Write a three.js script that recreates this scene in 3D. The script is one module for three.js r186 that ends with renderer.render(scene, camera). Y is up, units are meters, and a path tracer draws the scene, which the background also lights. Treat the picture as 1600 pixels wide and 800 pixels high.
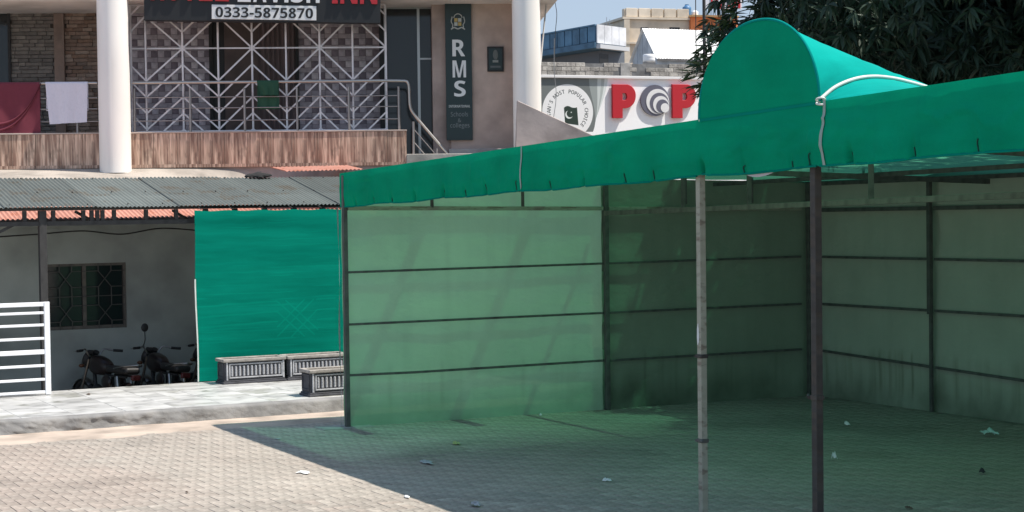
import * as THREE from 'three';
import { mergeGeometries, toCreasedNormals } from 'three/addons/utils/BufferGeometryUtils.js';
import { RoundedBoxGeometry } from 'three/addons/geometries/RoundedBoxGeometry.js';
import { TextGeometry } from 'three/addons/geometries/TextGeometry.js';
import { FontLoader } from 'three/addons/loaders/FontLoader.js';

// ---------- camera, sky, sun, exposure ----------
const scene = new THREE.Scene();
const FPX = 2700, W = 1600, H = 800, EYE = 2.6;
const camera = new THREE.PerspectiveCamera(2 * Math.atan(H / 2 / FPX) * 180 / Math.PI, W / H, 0.1, 2000);
camera.position.set(0, EYE, 0);
camera.rotation.order = 'YXZ';
camera.rotation.set(-0.0296, 0, -0.0125);
camera.updateMatrixWorld(true);
scene.add(camera);

const SUN = new THREE.Vector3(1.62, 3.0, 0.26).normalize();
{
  const w = 512, h = 256, data = new Float32Array(w * h * 4);
  for (let j = 0; j < h; j++) for (let i = 0; i < w; i++) {
    const el = ((j + 0.5) / h - 0.5) * Math.PI, az = ((i + 0.5) / w - 0.5) * 2 * Math.PI;
    const d = new THREE.Vector3(Math.cos(el) * Math.cos(az), Math.sin(el), Math.cos(el) * Math.sin(az));
    let c;
    if (el < 0) c = [0.3, 0.3, 0.29];
    else {
      const t = Math.pow(Math.sin(el), 0.6), hz = [0.45, 0.54, 0.62], ze = [0.17, 0.29, 0.53];
      const s = Math.max(0, d.dot(SUN)), g = 0.4 * Math.pow(s, 12) + 0.16 * Math.pow(s, 3);
      c = [0, 1, 2].map(k => hz[k] * (1 - t) + ze[k] * t + g * [1, 0.97, 0.9][k]);
    }
    data.set([...c, 1], (j * w + i) * 4);
  }
  const sky = new THREE.DataTexture(data, w, h, THREE.RGBAFormat, THREE.FloatType);
  sky.mapping = THREE.EquirectangularReflectionMapping; sky.magFilter = THREE.LinearFilter; sky.needsUpdate = true;
  scene.background = sky; scene.environment = sky;
}
const sun = new THREE.DirectionalLight(new THREE.Color(1, 0.945, 0.86), 5);
sun.position.copy(SUN).multiplyScalar(60).add(new THREE.Vector3(0, 0, -22));
sun.target.position.set(0, 0, -22);
sun.castShadow = true; sun.shadow.mapSize.set(4096, 4096);
Object.assign(sun.shadow.camera, { left: -40, right: 40, top: 40, bottom: -40, near: 1, far: 150 });
scene.add(sun, sun.target);
const renderer = new THREE.WebGLRenderer({ antialias: true });
renderer.toneMapping = THREE.LinearToneMapping;
renderer.toneMappingExposure = 1.3;
renderer.shadowMap.enabled = true;

// ---------- helpers ----------
function rng(seed) { let s = seed >>> 0; return () => { s = (s + 0x6D2B79F5) >>> 0; let t = s; t = Math.imul(t ^ t >>> 15, t | 1); t ^= t + Math.imul(t ^ t >>> 7, t | 61); return ((t ^ t >>> 14) >>> 0) / 4294967296; }; }
const V = (x, y, z) => new THREE.Vector3(x, y, z);
const lerp = (a, b, t) => a + (b - a) * t, clamp = (x, a = 0, b = 1) => Math.min(b, Math.max(a, x));
const smooth = (a, b, x) => { const t = clamp((x - a) / (b - a)); return t * t * (3 - 2 * t); };
function hash2(x, y, s) { let h = Math.imul(x, 374761393) + Math.imul(y, 668265263) + Math.imul(s, 1442695041); h = Math.imul(h ^ h >>> 13, 1274126177); h ^= h >>> 16; return (h >>> 0) / 4294967296; }
function vnoise(x, y, s, per) {
  const xi = Math.floor(x), yi = Math.floor(y), fx = x - xi, fy = y - yi, m = n => per ? ((n % per) + per) % per : n;
  const u = fx * fx * (3 - 2 * fx), v = fy * fy * (3 - 2 * fy);
  return lerp(lerp(hash2(m(xi), m(yi), s), hash2(m(xi + 1), m(yi), s), u), lerp(hash2(m(xi), m(yi + 1), s), hash2(m(xi + 1), m(yi + 1), s), u), v);
}
function fbm(x, y, s = 1, o = 4, per = 0) { let a = 0.5, r = 0, n = 0; for (let i = 0; i < o; i++) { r += a * vnoise(x, y, s + i * 17, per); n += a; a *= 0.5; x *= 2; y *= 2; per *= 2; } return r / n; }

const used = {};
function numbered(name) { const n = used[name] = (used[name] ?? -1) + 1; return n ? `${name}_${String(n).padStart(3, '0')}` : name; }
// pixel of the photograph's layout -> viewing ray used only to work out where things stand
function rayDir(px, py) { return V((px - W / 2) / FPX, -(py - H / 2) / FPX, -1).applyQuaternion(camera.quaternion); }
class Frame {
  constructor(x, y, z, yaw) { this.m = new THREE.Matrix4().makeRotationY(yaw).setPosition(x, y, z); this.inv = this.m.clone().invert(); this.yaw = yaw; }
  p(x, y, z) { return V(x, y, z).applyMatrix4(this.m); }
  l(v) { return v.clone().applyMatrix4(this.inv); }
  hit(px, py, axis, val) {
    const o = V(0, EYE, 0).applyMatrix4(this.inv), d = rayDir(px, py).transformDirection(this.inv);
    return o.addScaledVector(d, (val - o[axis]) / d[axis]);
  }
  geo(g) { return g.applyMatrix4(this.m); }
  box(x0, x1, y0, y1, z0, z1, r = 0) { return this.geo(box(x0, x1, y0, y1, z0, z1, r)); }
}
const WORLD = new Frame(0, 0, 0, 0);
function boxUV(g) {
  if (g.index) g = g.toNonIndexed();
  const p = g.attributes.position, uv = new Float32Array(p.count * 2), a = V(), b = V(), c = V(), n = V();
  for (let i = 0; i < p.count; i += 3) {
    a.fromBufferAttribute(p, i); b.fromBufferAttribute(p, i + 1); c.fromBufferAttribute(p, i + 2);
    n.copy(b).sub(a).cross(c.clone().sub(a)); const ax = Math.abs(n.x), ay = Math.abs(n.y), az = Math.abs(n.z);
    [a, b, c].forEach((q, k) => { const t = ax > ay && ax > az ? [q.z, q.y] : ay > az ? [q.x, q.z] : [q.x, q.y]; uv[(i + k) * 2] = t[0]; uv[(i + k) * 2 + 1] = t[1]; });
  }
  g.setAttribute('uv', new THREE.BufferAttribute(uv, 2));
  return g;
}
function box(x0, x1, y0, y1, z0, z1, r = 0) {
  const w = Math.abs(x1 - x0), h = Math.abs(y1 - y0), d = Math.abs(z1 - z0);
  const g = r > 0 ? new RoundedBoxGeometry(w, h, d, 1, Math.min(r, w / 2.1, h / 2.1, d / 2.1)) : new THREE.BoxGeometry(w, h, d);
  g.translate((x0 + x1) / 2, (y0 + y1) / 2, (z0 + z1) / 2);
  return boxUV(g);
}
// box whose +y face is chamfered: a brick, stone or tile, centred, top at y = 0
function chip(w, d, h, c) {
  const X = w / 2, Z = d / 2, P = [], q = (a, b, e, f) => P.push(a, b, e, a, e, f);
  const T = [[-X + c, 0, Z - c], [X - c, 0, Z - c], [X - c, 0, -Z + c], [-X + c, 0, -Z + c]], M = [[-X, -c, Z], [X, -c, Z], [X, -c, -Z], [-X, -c, -Z]], B = M.map(v => [v[0], -h, v[2]]);
  q(...T); for (let i = 0; i < 4; i++) { const j = (i + 1) % 4; q(M[i], M[j], T[j], T[i]); q(B[i], B[j], M[j], M[i]); }
  const g = new THREE.BufferGeometry(); g.setAttribute('position', new THREE.Float32BufferAttribute(P.flat(), 3)); g.computeVertexNormals();
  return boxUV(g);
}
function bar(a, b, w, h = w, r = 0) { // square section from a to b (world points)
  const L = a.distanceTo(b), x = b.clone().sub(a).normalize(), up = Math.abs(x.y) > 0.95 ? V(0, 0, 1) : V(0, 1, 0);
  const z = x.clone().cross(up).normalize(), y = z.clone().cross(x);
  const g = box(-L / 2, L / 2, -h / 2, h / 2, -w / 2, w / 2, r);
  return g.applyMatrix4(new THREE.Matrix4().makeBasis(x, y, z).setPosition(a.clone().add(b).multiplyScalar(0.5)));
}
function post(F, x, z, y0, y1, w, r = 0.006) { return F.box(x - w / 2, x + w / 2, y0, y1, z - w / 2, z + w / 2, r); }
function rod(a, b, r, seg = 8, r2 = r) {
  const L = a.distanceTo(b), g = new THREE.CylinderGeometry(r2, r, L, seg); g.translate(0, L / 2, 0);
  g.applyQuaternion(new THREE.Quaternion().setFromUnitVectors(V(0, 1, 0), b.clone().sub(a).normalize())); g.translate(a.x, a.y, a.z);
  return g;
}
function tube(pts, r, seg = 24, rs = 8, closed = false) { return new THREE.TubeGeometry(new THREE.CatmullRomCurve3(pts, closed), seg, r, rs, closed); }
function grid(nu, nv, f) { // surface f(u, v) -> {p, uv}
  const P = [], U = [], I = [];
  for (let j = 0; j <= nv; j++) for (let i = 0; i <= nu; i++) { const r = f(i / nu, j / nv); P.push(r.p.x, r.p.y, r.p.z); U.push(r.uv[0], r.uv[1]); }
  for (let j = 0; j < nv; j++) for (let i = 0; i < nu; i++) { const a = j * (nu + 1) + i, b = a + 1, c = a + nu + 1, d = c + 1; I.push(a, b, d, a, d, c); }
  const g = new THREE.BufferGeometry(); g.setAttribute('position', new THREE.Float32BufferAttribute(P, 3)); g.setAttribute('uv', new THREE.Float32BufferAttribute(U, 2)); g.setIndex(I); g.computeVertexNormals();
  return g;
}
function merge(list) {
  const gs = list.map(g => { g = g.index ? g.toNonIndexed() : g; for (const k of Object.keys(g.attributes)) if (!['position', 'normal', 'uv'].includes(k)) g.deleteAttribute(k); return g; });
  return gs.length > 1 ? mergeGeometries(gs) : gs[0];
}
function prism(pts, y0, y1) { // polygon of [x, z] world points, extruded upward
  const s = new THREE.Shape(pts.map(([x, z]) => new THREE.Vector2(x, -z)));
  const g = new THREE.ExtrudeGeometry(s, { depth: y1 - y0, bevelEnabled: false }); g.rotateX(-Math.PI / 2); g.translate(0, y0, 0);
  return boxUV(g);
}
// things: parts are added in world coordinates, done() moves the group's origin to the thing's base
function thing(name, label, category, group, kind) {
  const o = new THREE.Group(); o.name = numbered(name); scene.add(o);
  o.userData = { label, category }; if (group) o.userData.group = group; if (kind) o.userData.kind = kind;
  return o;
}
function mesh(name, g, m, parent) {
  const o = new THREE.Mesh(Array.isArray(g) ? merge(g) : g, m); o.name = numbered(name); o.castShadow = o.receiveShadow = true;
  (parent ?? scene).add(o); return o;
}
function done(t, base) {
  if (!base) { t.updateMatrixWorld(true); const b = new THREE.Box3().setFromObject(t); base = V((b.min.x + b.max.x) / 2, b.min.y, (b.min.z + b.max.z) / 2); }
  for (const c of t.children) c.position.sub(base); t.position.copy(base);
  return t;
}
function structure(name, g, m, label) { const o = mesh(name, g, m); o.userData = { kind: 'structure' }; if (label) o.userData.label = label; return o; }
function copyOf(t, label, group) { const c = t.clone(); c.name = numbered(t.name.replace(/_\d+$/, '')); c.userData = { ...t.userData, label }; if (group) c.userData.group = group; scene.add(c); return c; }

// ---------- textures and materials ----------
const lin2s = c => Math.round(255 * clamp(c <= 0.0031308 ? 12.92 * c : 1.055 * Math.pow(c, 1 / 2.4) - 0.055));
function tex(w, h, f, color = true) {
  const d = new Uint8Array(w * h * 4);
  for (let j = 0; j < h; j++) for (let i = 0; i < w; i++) { const c = f((i + 0.5) / w, (j + 0.5) / h); for (let k = 0; k < 3; k++) d[(j * w + i) * 4 + k] = color ? lin2s(c[k] ?? c) : clamp(c[k] ?? c) * 255; d[(j * w + i) * 4 + 3] = 255; }
  const t = new THREE.DataTexture(d, w, h); t.wrapS = t.wrapT = THREE.RepeatWrapping; t.magFilter = THREE.LinearFilter; t.minFilter = THREE.LinearMipmapLinearFilter; t.generateMipmaps = true;
  if (color) t.colorSpace = THREE.SRGBColorSpace; t.needsUpdate = true; return t;
}
function rep(t, x, y = x) { const c = t.clone(); c.repeat.set(x, y); c.needsUpdate = true; return c; }
const N1 = tex(512, 512, (u, v) => { const n = fbm(u * 6, v * 6, 3, 6, 6); return [n, n, n]; }, false);            // smooth bump noise
const tone = (s, per, lo, hi, o = 5) => tex(512, 512, (u, v) => { const n = lerp(lo, hi, clamp((fbm(u * per, v * per, s, o, per) - 0.2) / 0.6)); return [n, n, n]; });
const GRIME = tone(11, 5, 0.62, 1.12), FINE = tone(23, 24, 0.75, 1.1, 4);
function std(r, g, b, rough = 0.8, o = {}) { const { metal = 0, ...rest } = o; const m = new THREE.MeshStandardMaterial({ roughness: rough, metalness: metal, side: THREE.DoubleSide, ...rest }); m.color.setRGB(r, g, b); return m; }
function phys(r, g, b, rough, o = {}) { const m = new THREE.MeshPhysicalMaterial({ roughness: rough, side: THREE.DoubleSide, ...o }); m.color.setRGB(r, g, b); return m; }
const grimy = (r, g, b, rough = 0.85, scale = 0.7, bump = 0.004) => std(r, g, b, rough, { map: rep(GRIME, scale), bumpMap: rep(N1, scale * 2.3), bumpScale: bump });
const M = {
  plaster: grimy(0.62, 0.5, 0.44, 0.9, 0.4), cream: grimy(0.78, 0.74, 0.69, 0.75, 0.3, 0.002), cement: grimy(0.36, 0.34, 0.32, 0.9, 0.6, 0.01), darkCement: grimy(0.2, 0.2, 0.2, 0.9, 0.6, 0.01),
  basement: grimy(0.43, 0.46, 0.43, 0.9, 0.3), white: grimy(0.88, 0.84, 0.86, 0.5, 0.8, 0.001), steel: std(0.5, 0.47, 0.44, 0.35, { metal: 0.85 }), thinSteel: std(0.36, 0.33, 0.32, 0.4, { metal: 0.7 }),
  darkIron: grimy(0.045, 0.043, 0.042, 0.7, 3, 0.001), tentIron: grimy(0.10, 0.105, 0.095, 0.6, 3, 0.001), rust: std(1, 1, 1, 0.8, { map: tex(256, 512, (u, v) => { const n = fbm(u * 6, v * 26, 61, 5), r = smooth(0.5, 0.7, fbm(u * 5 + 9, v * 18, 67, 4)); return [0.050 + 0.012 * r + 0.03 * (n - 0.5), 0.047 + 0.005 * r + 0.03 * (n - 0.5), 0.042 + 0.028 * (n - 0.5)]; }), bumpMap: rep(N1, 3), bumpScale: 0.002 }), greyPost: std(1, 1, 1, 0.6, { map: tex(256, 512, (u, v) => { const n = fbm(u * 4, v * 20, 71, 5), r = smooth(0.58, 0.72, fbm(u * 7 + 9, v * 16, 77, 5)), d = smooth(0.6, 0.66, fbm(u * 9, v * 34, 79, 3)); return [lerp(0.32 + 0.10 * (n - 0.5), 0.21, r) * (1 - 0.2 * d), lerp(0.325 + 0.10 * (n - 0.5), 0.185, r) * (1 - 0.2 * d), lerp(0.255 + 0.09 * (n - 0.5), 0.14, r) * (1 - 0.2 * d)]; }), bumpMap: rep(N1, 3), bumpScale: 0.0015 }),
  glass: phys(0.02, 0.024, 0.026, 0.08, { specularIntensity: 1 }), black: std(0.012, 0.012, 0.013, 0.5), dark: std(0.02, 0.02, 0.021, 0.7), signBlack: std(0.014, 0.015, 0.017, 0.55),
  red: std(0.5, 0.02, 0.03, 0.4), paint: std(0.8, 0.79, 0.78, 0.5), rmsGreen: std(0.016, 0.034, 0.036, 0.45), alu: std(0.42, 0.42, 0.42, 0.4, { metal: 0.8 }),
  chrome: std(0.3, 0.3, 0.3, 0.3, { metal: 1 }), rubber: std(0.02, 0.02, 0.02, 0.85), tank: std(0.016, 0.010, 0.010, 0.3), seat: std(0.018, 0.017, 0.017, 0.5), mirror: std(0.6, 0.62, 0.65, 0.05, { metal: 1 }),
};
const font = await new FontLoader().loadAsync('fonts/droid/droid_sans_bold.typeface.json');
const fontR = await new FontLoader().loadAsync('fonts/droid/droid_sans_regular.typeface.json');
// lettering stretched to a box [x0, x1] x [y0, y1] on plane z of frame F
function letters(F, str, x0, x1, y0, y1, z, depth = 0.01, f = font) {
  const g = new TextGeometry(str, { font: f, size: 1, depth: 1, curveSegments: 5, bevelEnabled: false }); g.computeBoundingBox(); const b = g.boundingBox;
  g.translate(-b.min.x, -b.min.y, -b.min.z); g.scale((x1 - x0) / (b.max.x - b.min.x), (y1 - y0) / (b.max.y - b.min.y), depth); g.translate(x0, y0, z);
  return F.geo(g);
}
// ---------- frames: street (x along the kerb and tent side wall, z towards the camera), terrace building, billboard ----------
const FS = new Frame(-1.955, 0, -20.3, 28 * Math.PI / 180), FT = new Frame(-4.22, 0, -28.5, 4 * Math.PI / 180), FP = new Frame(2, 0, -40, 20 * Math.PI / 180);

// ---------- ground ----------
const xz = (F, x, z) => { const p = F.p(x, 0, z); return [p.x, p.z]; };
{
  const g = new THREE.PlaneGeometry(2400, 2400); g.rotateX(-Math.PI / 2); g.translate(0, -0.5, -200);
  structure('ground', boxUV(g), grimy(0.30, 0.25, 0.20, 0.95, 0.15, 0.01));
  // yard bed: sand the pavers are laid in, a solid block down to the lower ground
  const yard = structure('yard', prism([xz(FS, -40, -1.35), xz(FS, 3.4, -1.5), xz(FS, 3.4, -12), xz(FS, 60, -12), xz(FS, 60, 60), xz(FS, -40, 60)], -0.55, -0.006), grimy(0.33, 0.285, 0.24, 0.95, 0.8, 0.003));
  yard.userData.label = 'sandy bed of the paved yard';

  // herringbone pavers
  const w = 0.105, R = rng(5), gap = 0.005;
  const brickTex = tex(256, 256, (u, v) => { const n = 0.78 + 0.42 * (fbm(u * 40, v * 40, 7, 3, 40) - 0.5) + 0.5 * (fbm(u * 6, v * 6, 9, 4, 6) - 0.5); return [n, n, n]; });
  const bm = std(1, 1, 1, 0.9, { map: rep(brickTex, 1.3), bumpMap: rep(brickTex, 1.3), bumpScale: 0.002 });
  const gu = chip(2 * w - gap, w - gap, 0.05, 0.0022), gv = chip(w - gap, 2 * w - gap, 0.05, 0.0022);
  const list = [];
  const cx = new THREE.Vector3();
  for (let i = -62; i < 90; i++) for (let j = -40; j < 120; j++) { // i along x, j along z
    const k = (((i - j) % 4) + 4) % 4;
    let x, z, horiz;
    if (k === 0) { x = (i + 1) * w; z = (j + 0.5) * w; horiz = true; } else if (k === 3) { x = (i + 0.5) * w; z = (j + 1) * w; horiz = false; } else continue;
    if (z < -1.62 || (x < 3.4 && z < -1.46)) continue;
    if (x > 6.6) continue;
    const p = FS.p(x, 0, z); const d = -p.z; if (d < 13.2 || Math.abs(p.x) > d * 0.2963 + 1.3) continue;
    list.push({ x, z, horiz, p, near: d + Math.abs(p.x) * 0.15 });
  }
  const col = (x, z) => {
    const n = fbm(x * 0.7 + 50, z * 0.7 + 50, 31, 4), m = fbm(x * 2.5 + 9, z * 2.5, 37, 3), r = R();
    const oil = smooth(0.6, 0.72, fbm(x * 0.8 + 30, z * 0.8 + 90, 39, 4)), dust = smooth(0.55, 0.75, fbm(x * 0.6 + 10, z * 0.6 + 70, 43, 4));
    const b = 0.37 * (0.78 + 0.3 * n + 0.2 * m + 0.07 * (r - 0.5)) * (1 - 0.16 * oil) * (1 + 0.12 * dust), pink = clamp((fbm(x * 0.45 + 80, z * 0.45 + 80, 33, 4) - 0.42) * 5) * 0.5 + 0.25 * (R() - 0.5);
    return new THREE.Color().setRGB(b * (1.055 + 0.05 * pink), b * (0.92 - 0.04 * pink), b * (0.785 - 0.05 * pink));
  };
  // yard and pavers: the nearest pavers singly, the rest as one part
  const pav = new THREE.Group(); pav.name = 'paving'; pav.userData = { kind: 'structure', label: 'beige herringbone concrete pavers of the yard' }; scene.add(pav);
  const q = new THREE.Quaternion().setFromAxisAngle(V(0, 1, 0), FS.yaw), e = new THREE.Euler();
  const inView = b => { const v = b.p.clone().project(camera); return Math.abs(v.x) < 1 && Math.abs(v.y) < 1; };
  list.forEach(b => b.seen = inView(b));
  list.sort((a, b) => (b.seen - a.seen) || a.near - b.near);
  const mats = []; for (let i = 0; i < 10; i++) { const m = bm.clone(); m.color.copy(col(i * 3.7, i * 1.9)); mats.push(m); }
  const lay = b => ({ pos: V(b.p.x, -0.001 + 0.003 * (R() - 0.5) + 0.006 * (fbm(b.x * 1.2 + 20, b.z * 1.2 + 20, 3, 3) - 0.5), b.p.z), q: q.clone().multiply(new THREE.Quaternion().setFromEuler(e.set((R() - 0.5) * 0.008, (R() - 0.5) * 0.02, (R() - 0.5) * 0.012))) });
  for (const b of list.slice(0, 280)) {
    const o = mesh('paver', b.horiz ? gu : gv, mats[Math.floor(R() * 10)], pav), l = lay(b); o.position.copy(l.pos); o.quaternion.copy(l.q);
  }
  for (const hz of [true, false]) {
    const part = list.slice(280).filter(b => b.horiz === hz), im = new THREE.InstancedMesh(hz ? gu : gv, bm, part.length), mt = new THREE.Matrix4();
    part.forEach((b, i) => { const l = lay(b); im.setMatrixAt(i, mt.compose(l.pos, l.q, V(1, 1, 1))); im.setColorAt(i, col(b.x, b.z)); });
    im.name = hz ? 'lengthwise_pavers' : 'crosswise_pavers'; im.userData.kind = 'stuff'; im.castShadow = im.receiveShadow = true; pav.add(im);
  }
  // drifted sand along the kerb
  const sand = grid(300, 24, (u, v) => {
    const x = lerp(-7, 3.3, u), z = lerp(-1.56, -0.35, v), n = fbm(x * 1.6 + 40, z * 3, 71, 5), reach = 0.92 + 0.3 * fbm(x * 0.5 + 20, 3, 73, 3) - 0.22 * smooth(-4, 2, -x);
    const p = FS.p(x, 0.022 * (1 - v / reach) + 0.022 * (n - 0.5) - 0.004 - 0.02 * smooth(0.7, 1, v), z); return { p, uv: [x, z] };
  });
  const sandM = grimy(0.50, 0.405, 0.33, 0.95, 0.7, 0.004);
  const s = structure('sand_strip', sand, sandM, 'pinkish sand drifted along the kerb'); s.userData.kind = 'structure';
}
// ---------- raised marble walkway and its cement kerb ----------
{
  const front = x => -1.52 + 0.035 * fbm(x * 2 + 30, 1, 41, 4), back = -4.35;
  const t = new THREE.Group(); t.name = 'walkway'; t.userData = { kind: 'structure', label: 'raised white marble walkway along the basement front' }; scene.add(t);
  const marble = tex(512, 512, (u, v) => {
    const n = fbm(u * 5 + 2 * fbm(u * 4, v * 4, 3, 3, 4), v * 8, 51, 5, 0), vein = Math.pow(1 - Math.abs(fbm(u * 4, v * 9, 57, 4) - 0.5) * 2, 9), sp = smooth(0.62, 0.75, fbm(u * 9 + 4, v * 9, 61, 4));
    const b = 0.56 - 0.3 * (n - 0.4) - 0.2 * vein - 0.12 * sp; return [b, b * 0.985, b * (0.95 - 0.06 * sp)];
  });
  const mm = std(1, 1, 1, 0.4, { map: rep(marble, 0.45), bumpMap: rep(N1, 1), bumpScale: 0.001 });
  const body = mesh('bed', FS.box(-9, 3.4, -0.5, 0.15, -4.55, -1.6), M.cement, t);
  // slabs
  const R = rng(8), ms = [0.9, 0.97, 1, 1.05].map(k => { const m = mm.clone(); m.color.setRGB(k, k, k); return m; });
  for (let x = -9; x < 3.3; x += 0.62) for (let r = 0; r < 3; r++) {
    const z0 = back - 0.2 + r * 0.97, z1 = z0 + 0.966, g = FS.box(x + 0.002, x + 0.618, 0.15, 0.172 + 0.002 * R(), z0, z1, 0.003);
    const uv = g.attributes.uv, ox = R() * 9, oy = R() * 9; for (let i = 0; i < uv.count; i++) uv.setXY(i, uv.getX(i) + ox, uv.getY(i) + oy);
    mesh('marble_slab', g, ms[Math.floor(R() * 4)], t);
  }
  // rough cement kerb face
  const kerb = grid(420, 14, (u, v) => {
    const x = lerp(-9, 3.4, u), n = fbm(x * 5 + 60, v * 3, 43, 5), rough = smooth(-0.5, -3.5, x) * 0.05 + 0.018;
    const a = v < 0.25 ? 0 : (v - 0.25) / 0.75, y = v < 0.25 ? 0.176 - 0.002 * v : lerp(0.172, -0.04, a), z = (v < 0.25 ? lerp(-1.66, -1.52, v / 0.25) : -1.52 + 0.05 * a) + rough * (n - 0.5) * (v < 0.12 ? 0.2 : 1.6);
    return { p: FS.p(x, y - 0.012 * fbm(x * 3 + 7, 2, 47, 4) * smooth(0.1, 0.25, v), z), uv: [x, y * 1.5 + z] };
  });
  mesh('kerb', kerb, grimy(0.27, 0.26, 0.25, 0.95, 0.9, 0.012), t);
}

// ---------- tent ----------
const hTop = t => 3.0 + 0.035 * t, hBot = t => 2.6 + 0.0272 * t;
const wallZ = x => 0.06 * x + 0.0, backX = z => 6.5 + 0.05 * z;
const tent = thing('canopy_tent', 'large green fabric tent with an arched entrance over the paved yard', 'tent');
{
  const weave = tex(512, 512, (u, v) => { const n = 0.86 + 0.14 * (fbm(u * 5, v * 24, 81, 4, 0) - 0.5) + 0.34 * (fbm(u * 3, v * 3, 83, 5, 3) - 0.5) - 0.02 * smooth(0.6, 0.8, fbm(u * 22, v * 4, 87, 4)) + 0.06 * (hash2(Math.floor(u * 512), Math.floor(v * 512), 3) - 0.5); return [n, n, n]; });
  const green = phys(0.002, 0.37, 0.198, 0.9, { map: rep(weave, 0.5), transmission: 0.2, thickness: 0, specularIntensity: 0.06, bumpMap: rep(N1, 0.9), bumpScale: 0.012 });
  const vaultM = phys(0.002, 0.37, 0.315, 0.85, { map: rep(weave, 0.5), transmission: 0.12, thickness: 0, specularIntensity: 0.08, bumpMap: rep(N1, 0.9), bumpScale: 0.008 });
  const roofM = phys(0.09, 0.37, 0.225, 0.6, { map: rep(weave, 0.5), transmission: 0.42, thickness: 0, specularIntensity: 0.05 });
  const pipe = std(0.62, 0.62, 0.58, 0.6), seamM = std(0.26, 0.36, 0.32, 0.8), hem = phys(0.002, 0.25, 0.18, 0.9, { map: rep(weave, 0.5), specularIntensity: 0.05 });
  const arch = { t0: 7.4, t1: 8.93, top: 3.965 };
  const ties = []; { const R = rng(12); for (let t = 0.35; t < 14.4; t += 0.45 + 0.3 * R()) ties.push(t); ties.push(7.42, 8.8); }
  function valPoint(t, s, top, wav = 1) {
    const yb = hBot(t) - 0.006 * Math.sin(t * 4.1) - 0.012 * fbm(t * 2 + 9, 4, 91, 3) + 0.008, y = lerp(top, yb, s);
    let o = 0.006 * Math.sin(Math.PI * s) + 0.035 * (fbm(t * 1.1 + 5, s * 1.2, 93, 3) - 0.5) * s + 0.010 * (fbm(t * 5 + 5, s * 2, 95, 3) - 0.5) * wav, up = 0;
    { const r = 1 - Math.abs(2 * fbm(t * 1.5 + s * 0.9 + 40, s * 1.6 - t * 0.4 + 60, 99, 3) - 1); o += 0.02 * Math.pow(r, 8) * Math.sin(Math.PI * clamp(s * 1.1)) + 0.012 * Math.pow(1 - Math.abs(2 * fbm(t * 3.1 + 10, s * 1.1 + t * 1.3 + 20, 103, 3) - 1), 10) * s; }
    for (const k of ties) { const d = t - k; if (Math.abs(d) > 0.4) continue; const f = smooth(0.6, 1, s), c = Math.exp(-(d * d) / 0.0007) * (0.6 + 0.4 * Math.sin(k * 7)); o += -0.05 * c * f + 0.011 * Math.cos(d * 46 + k) * Math.exp(-(d * d) / 0.012) * smooth(0.6, 1, s) * (0.5 + 0.5 * Math.sin(k * 5)); up += 0.018 * c * f; }
    o *= 0.25 + 0.75 * smooth(-0.1, 0.3, t);
    return { p: FS.p(-0.02 - o, y + up, t), uv: [t, y] };
  }
  const flat = (t) => hTop(t), archTop = t => { const a = (t - (arch.t0 + arch.t1) / 2) / ((arch.t1 - arch.t0) / 2); return hTop(t) + (arch.top - hTop(8.165)) * Math.pow(Math.max(0, 1 - Math.pow(Math.abs(a), 2.15)), 0.5); };
  const s1 = FS.hit(819, 265, 'x', 0).z;
  for (const [a, b] of [[-0.1, s1], [s1, arch.t0], [arch.t1, 14.5]]) mesh('valance', grid(Math.round((b - a) / 0.015), 20, (u, v) => { const t = lerp(a, b, u); return valPoint(t, v, flat(t)); }), green, tent);
  // arched front panel: the band below and the half-round above it
  mesh('arch_panel', grid(120, 40, (u, v) => {
    const t = lerp(arch.t0, arch.t1, 0.5 - 0.5 * Math.cos(Math.PI * u)), top = archTop(t), y0 = hTop(t);
    if (v > 0.5) return valPoint(t, (v - 0.5) * 2, y0);
    const y = lerp(top, y0, v * 2); return { p: FS.p(-0.02 - 0.025 * Math.sin(Math.PI * clamp((y - y0) / 0.7)) * Math.sin(Math.PI * u), y, t), uv: [t, y] };
  }), green, tent);
  mesh('panel_seam', grid(40, 2, (u, v) => { const t = lerp(arch.t0 + 0.02, arch.t1 - 0.05, u), r = valPoint(t, 0.0, hTop(t) - 0.01 + 0.022 * (v - 0.5), 0.6); r.p.add(FS.p(-0.006, 0, 0).sub(FS.p(0, 0, 0))); return r; }), hem, tent);
  // hem cord along the bottom of the valance
  for (const [a, b] of [[-0.1, s1], [s1, arch.t0], [arch.t0, arch.t1], [arch.t1, 14.5]]) { const pts = []; for (let t = a; t <= b; t += 0.06) pts.push(valPoint(t, 1, hTop(t)).p); mesh('hem', tube(pts, 0.009, pts.length * 2, 5), hem, tent); }
  // tie cords that gather the hem
  const cordM = std(0.006, 0.06, 0.045, 0.9); { const R = rng(19); for (const t of ties) { if (t > 11.4) continue; const hgt = 0.045 + 0.05 * R(), a = valPoint(t, 0.985, hTop(t)).p, s2 = 1 - hgt / 0.45, b = valPoint(t + 0.012 * (R() - 0.5), s2, hTop(t)).p, c = valPoint(t + 0.018 + 0.012 * R(), s2 - 0.02 - 0.02 * R(), hTop(t)).p, off = FS.p(-0.006, 0, 0).sub(FS.p(0, 0, 0)); a.add(off); b.add(off); c.add(off); mesh('tie_cord', R() < 0.6 ? rod(a, b, 0.0045, 5) : tube([a, b, c], 0.0045, 10, 5), cordM, tent); } }
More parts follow.
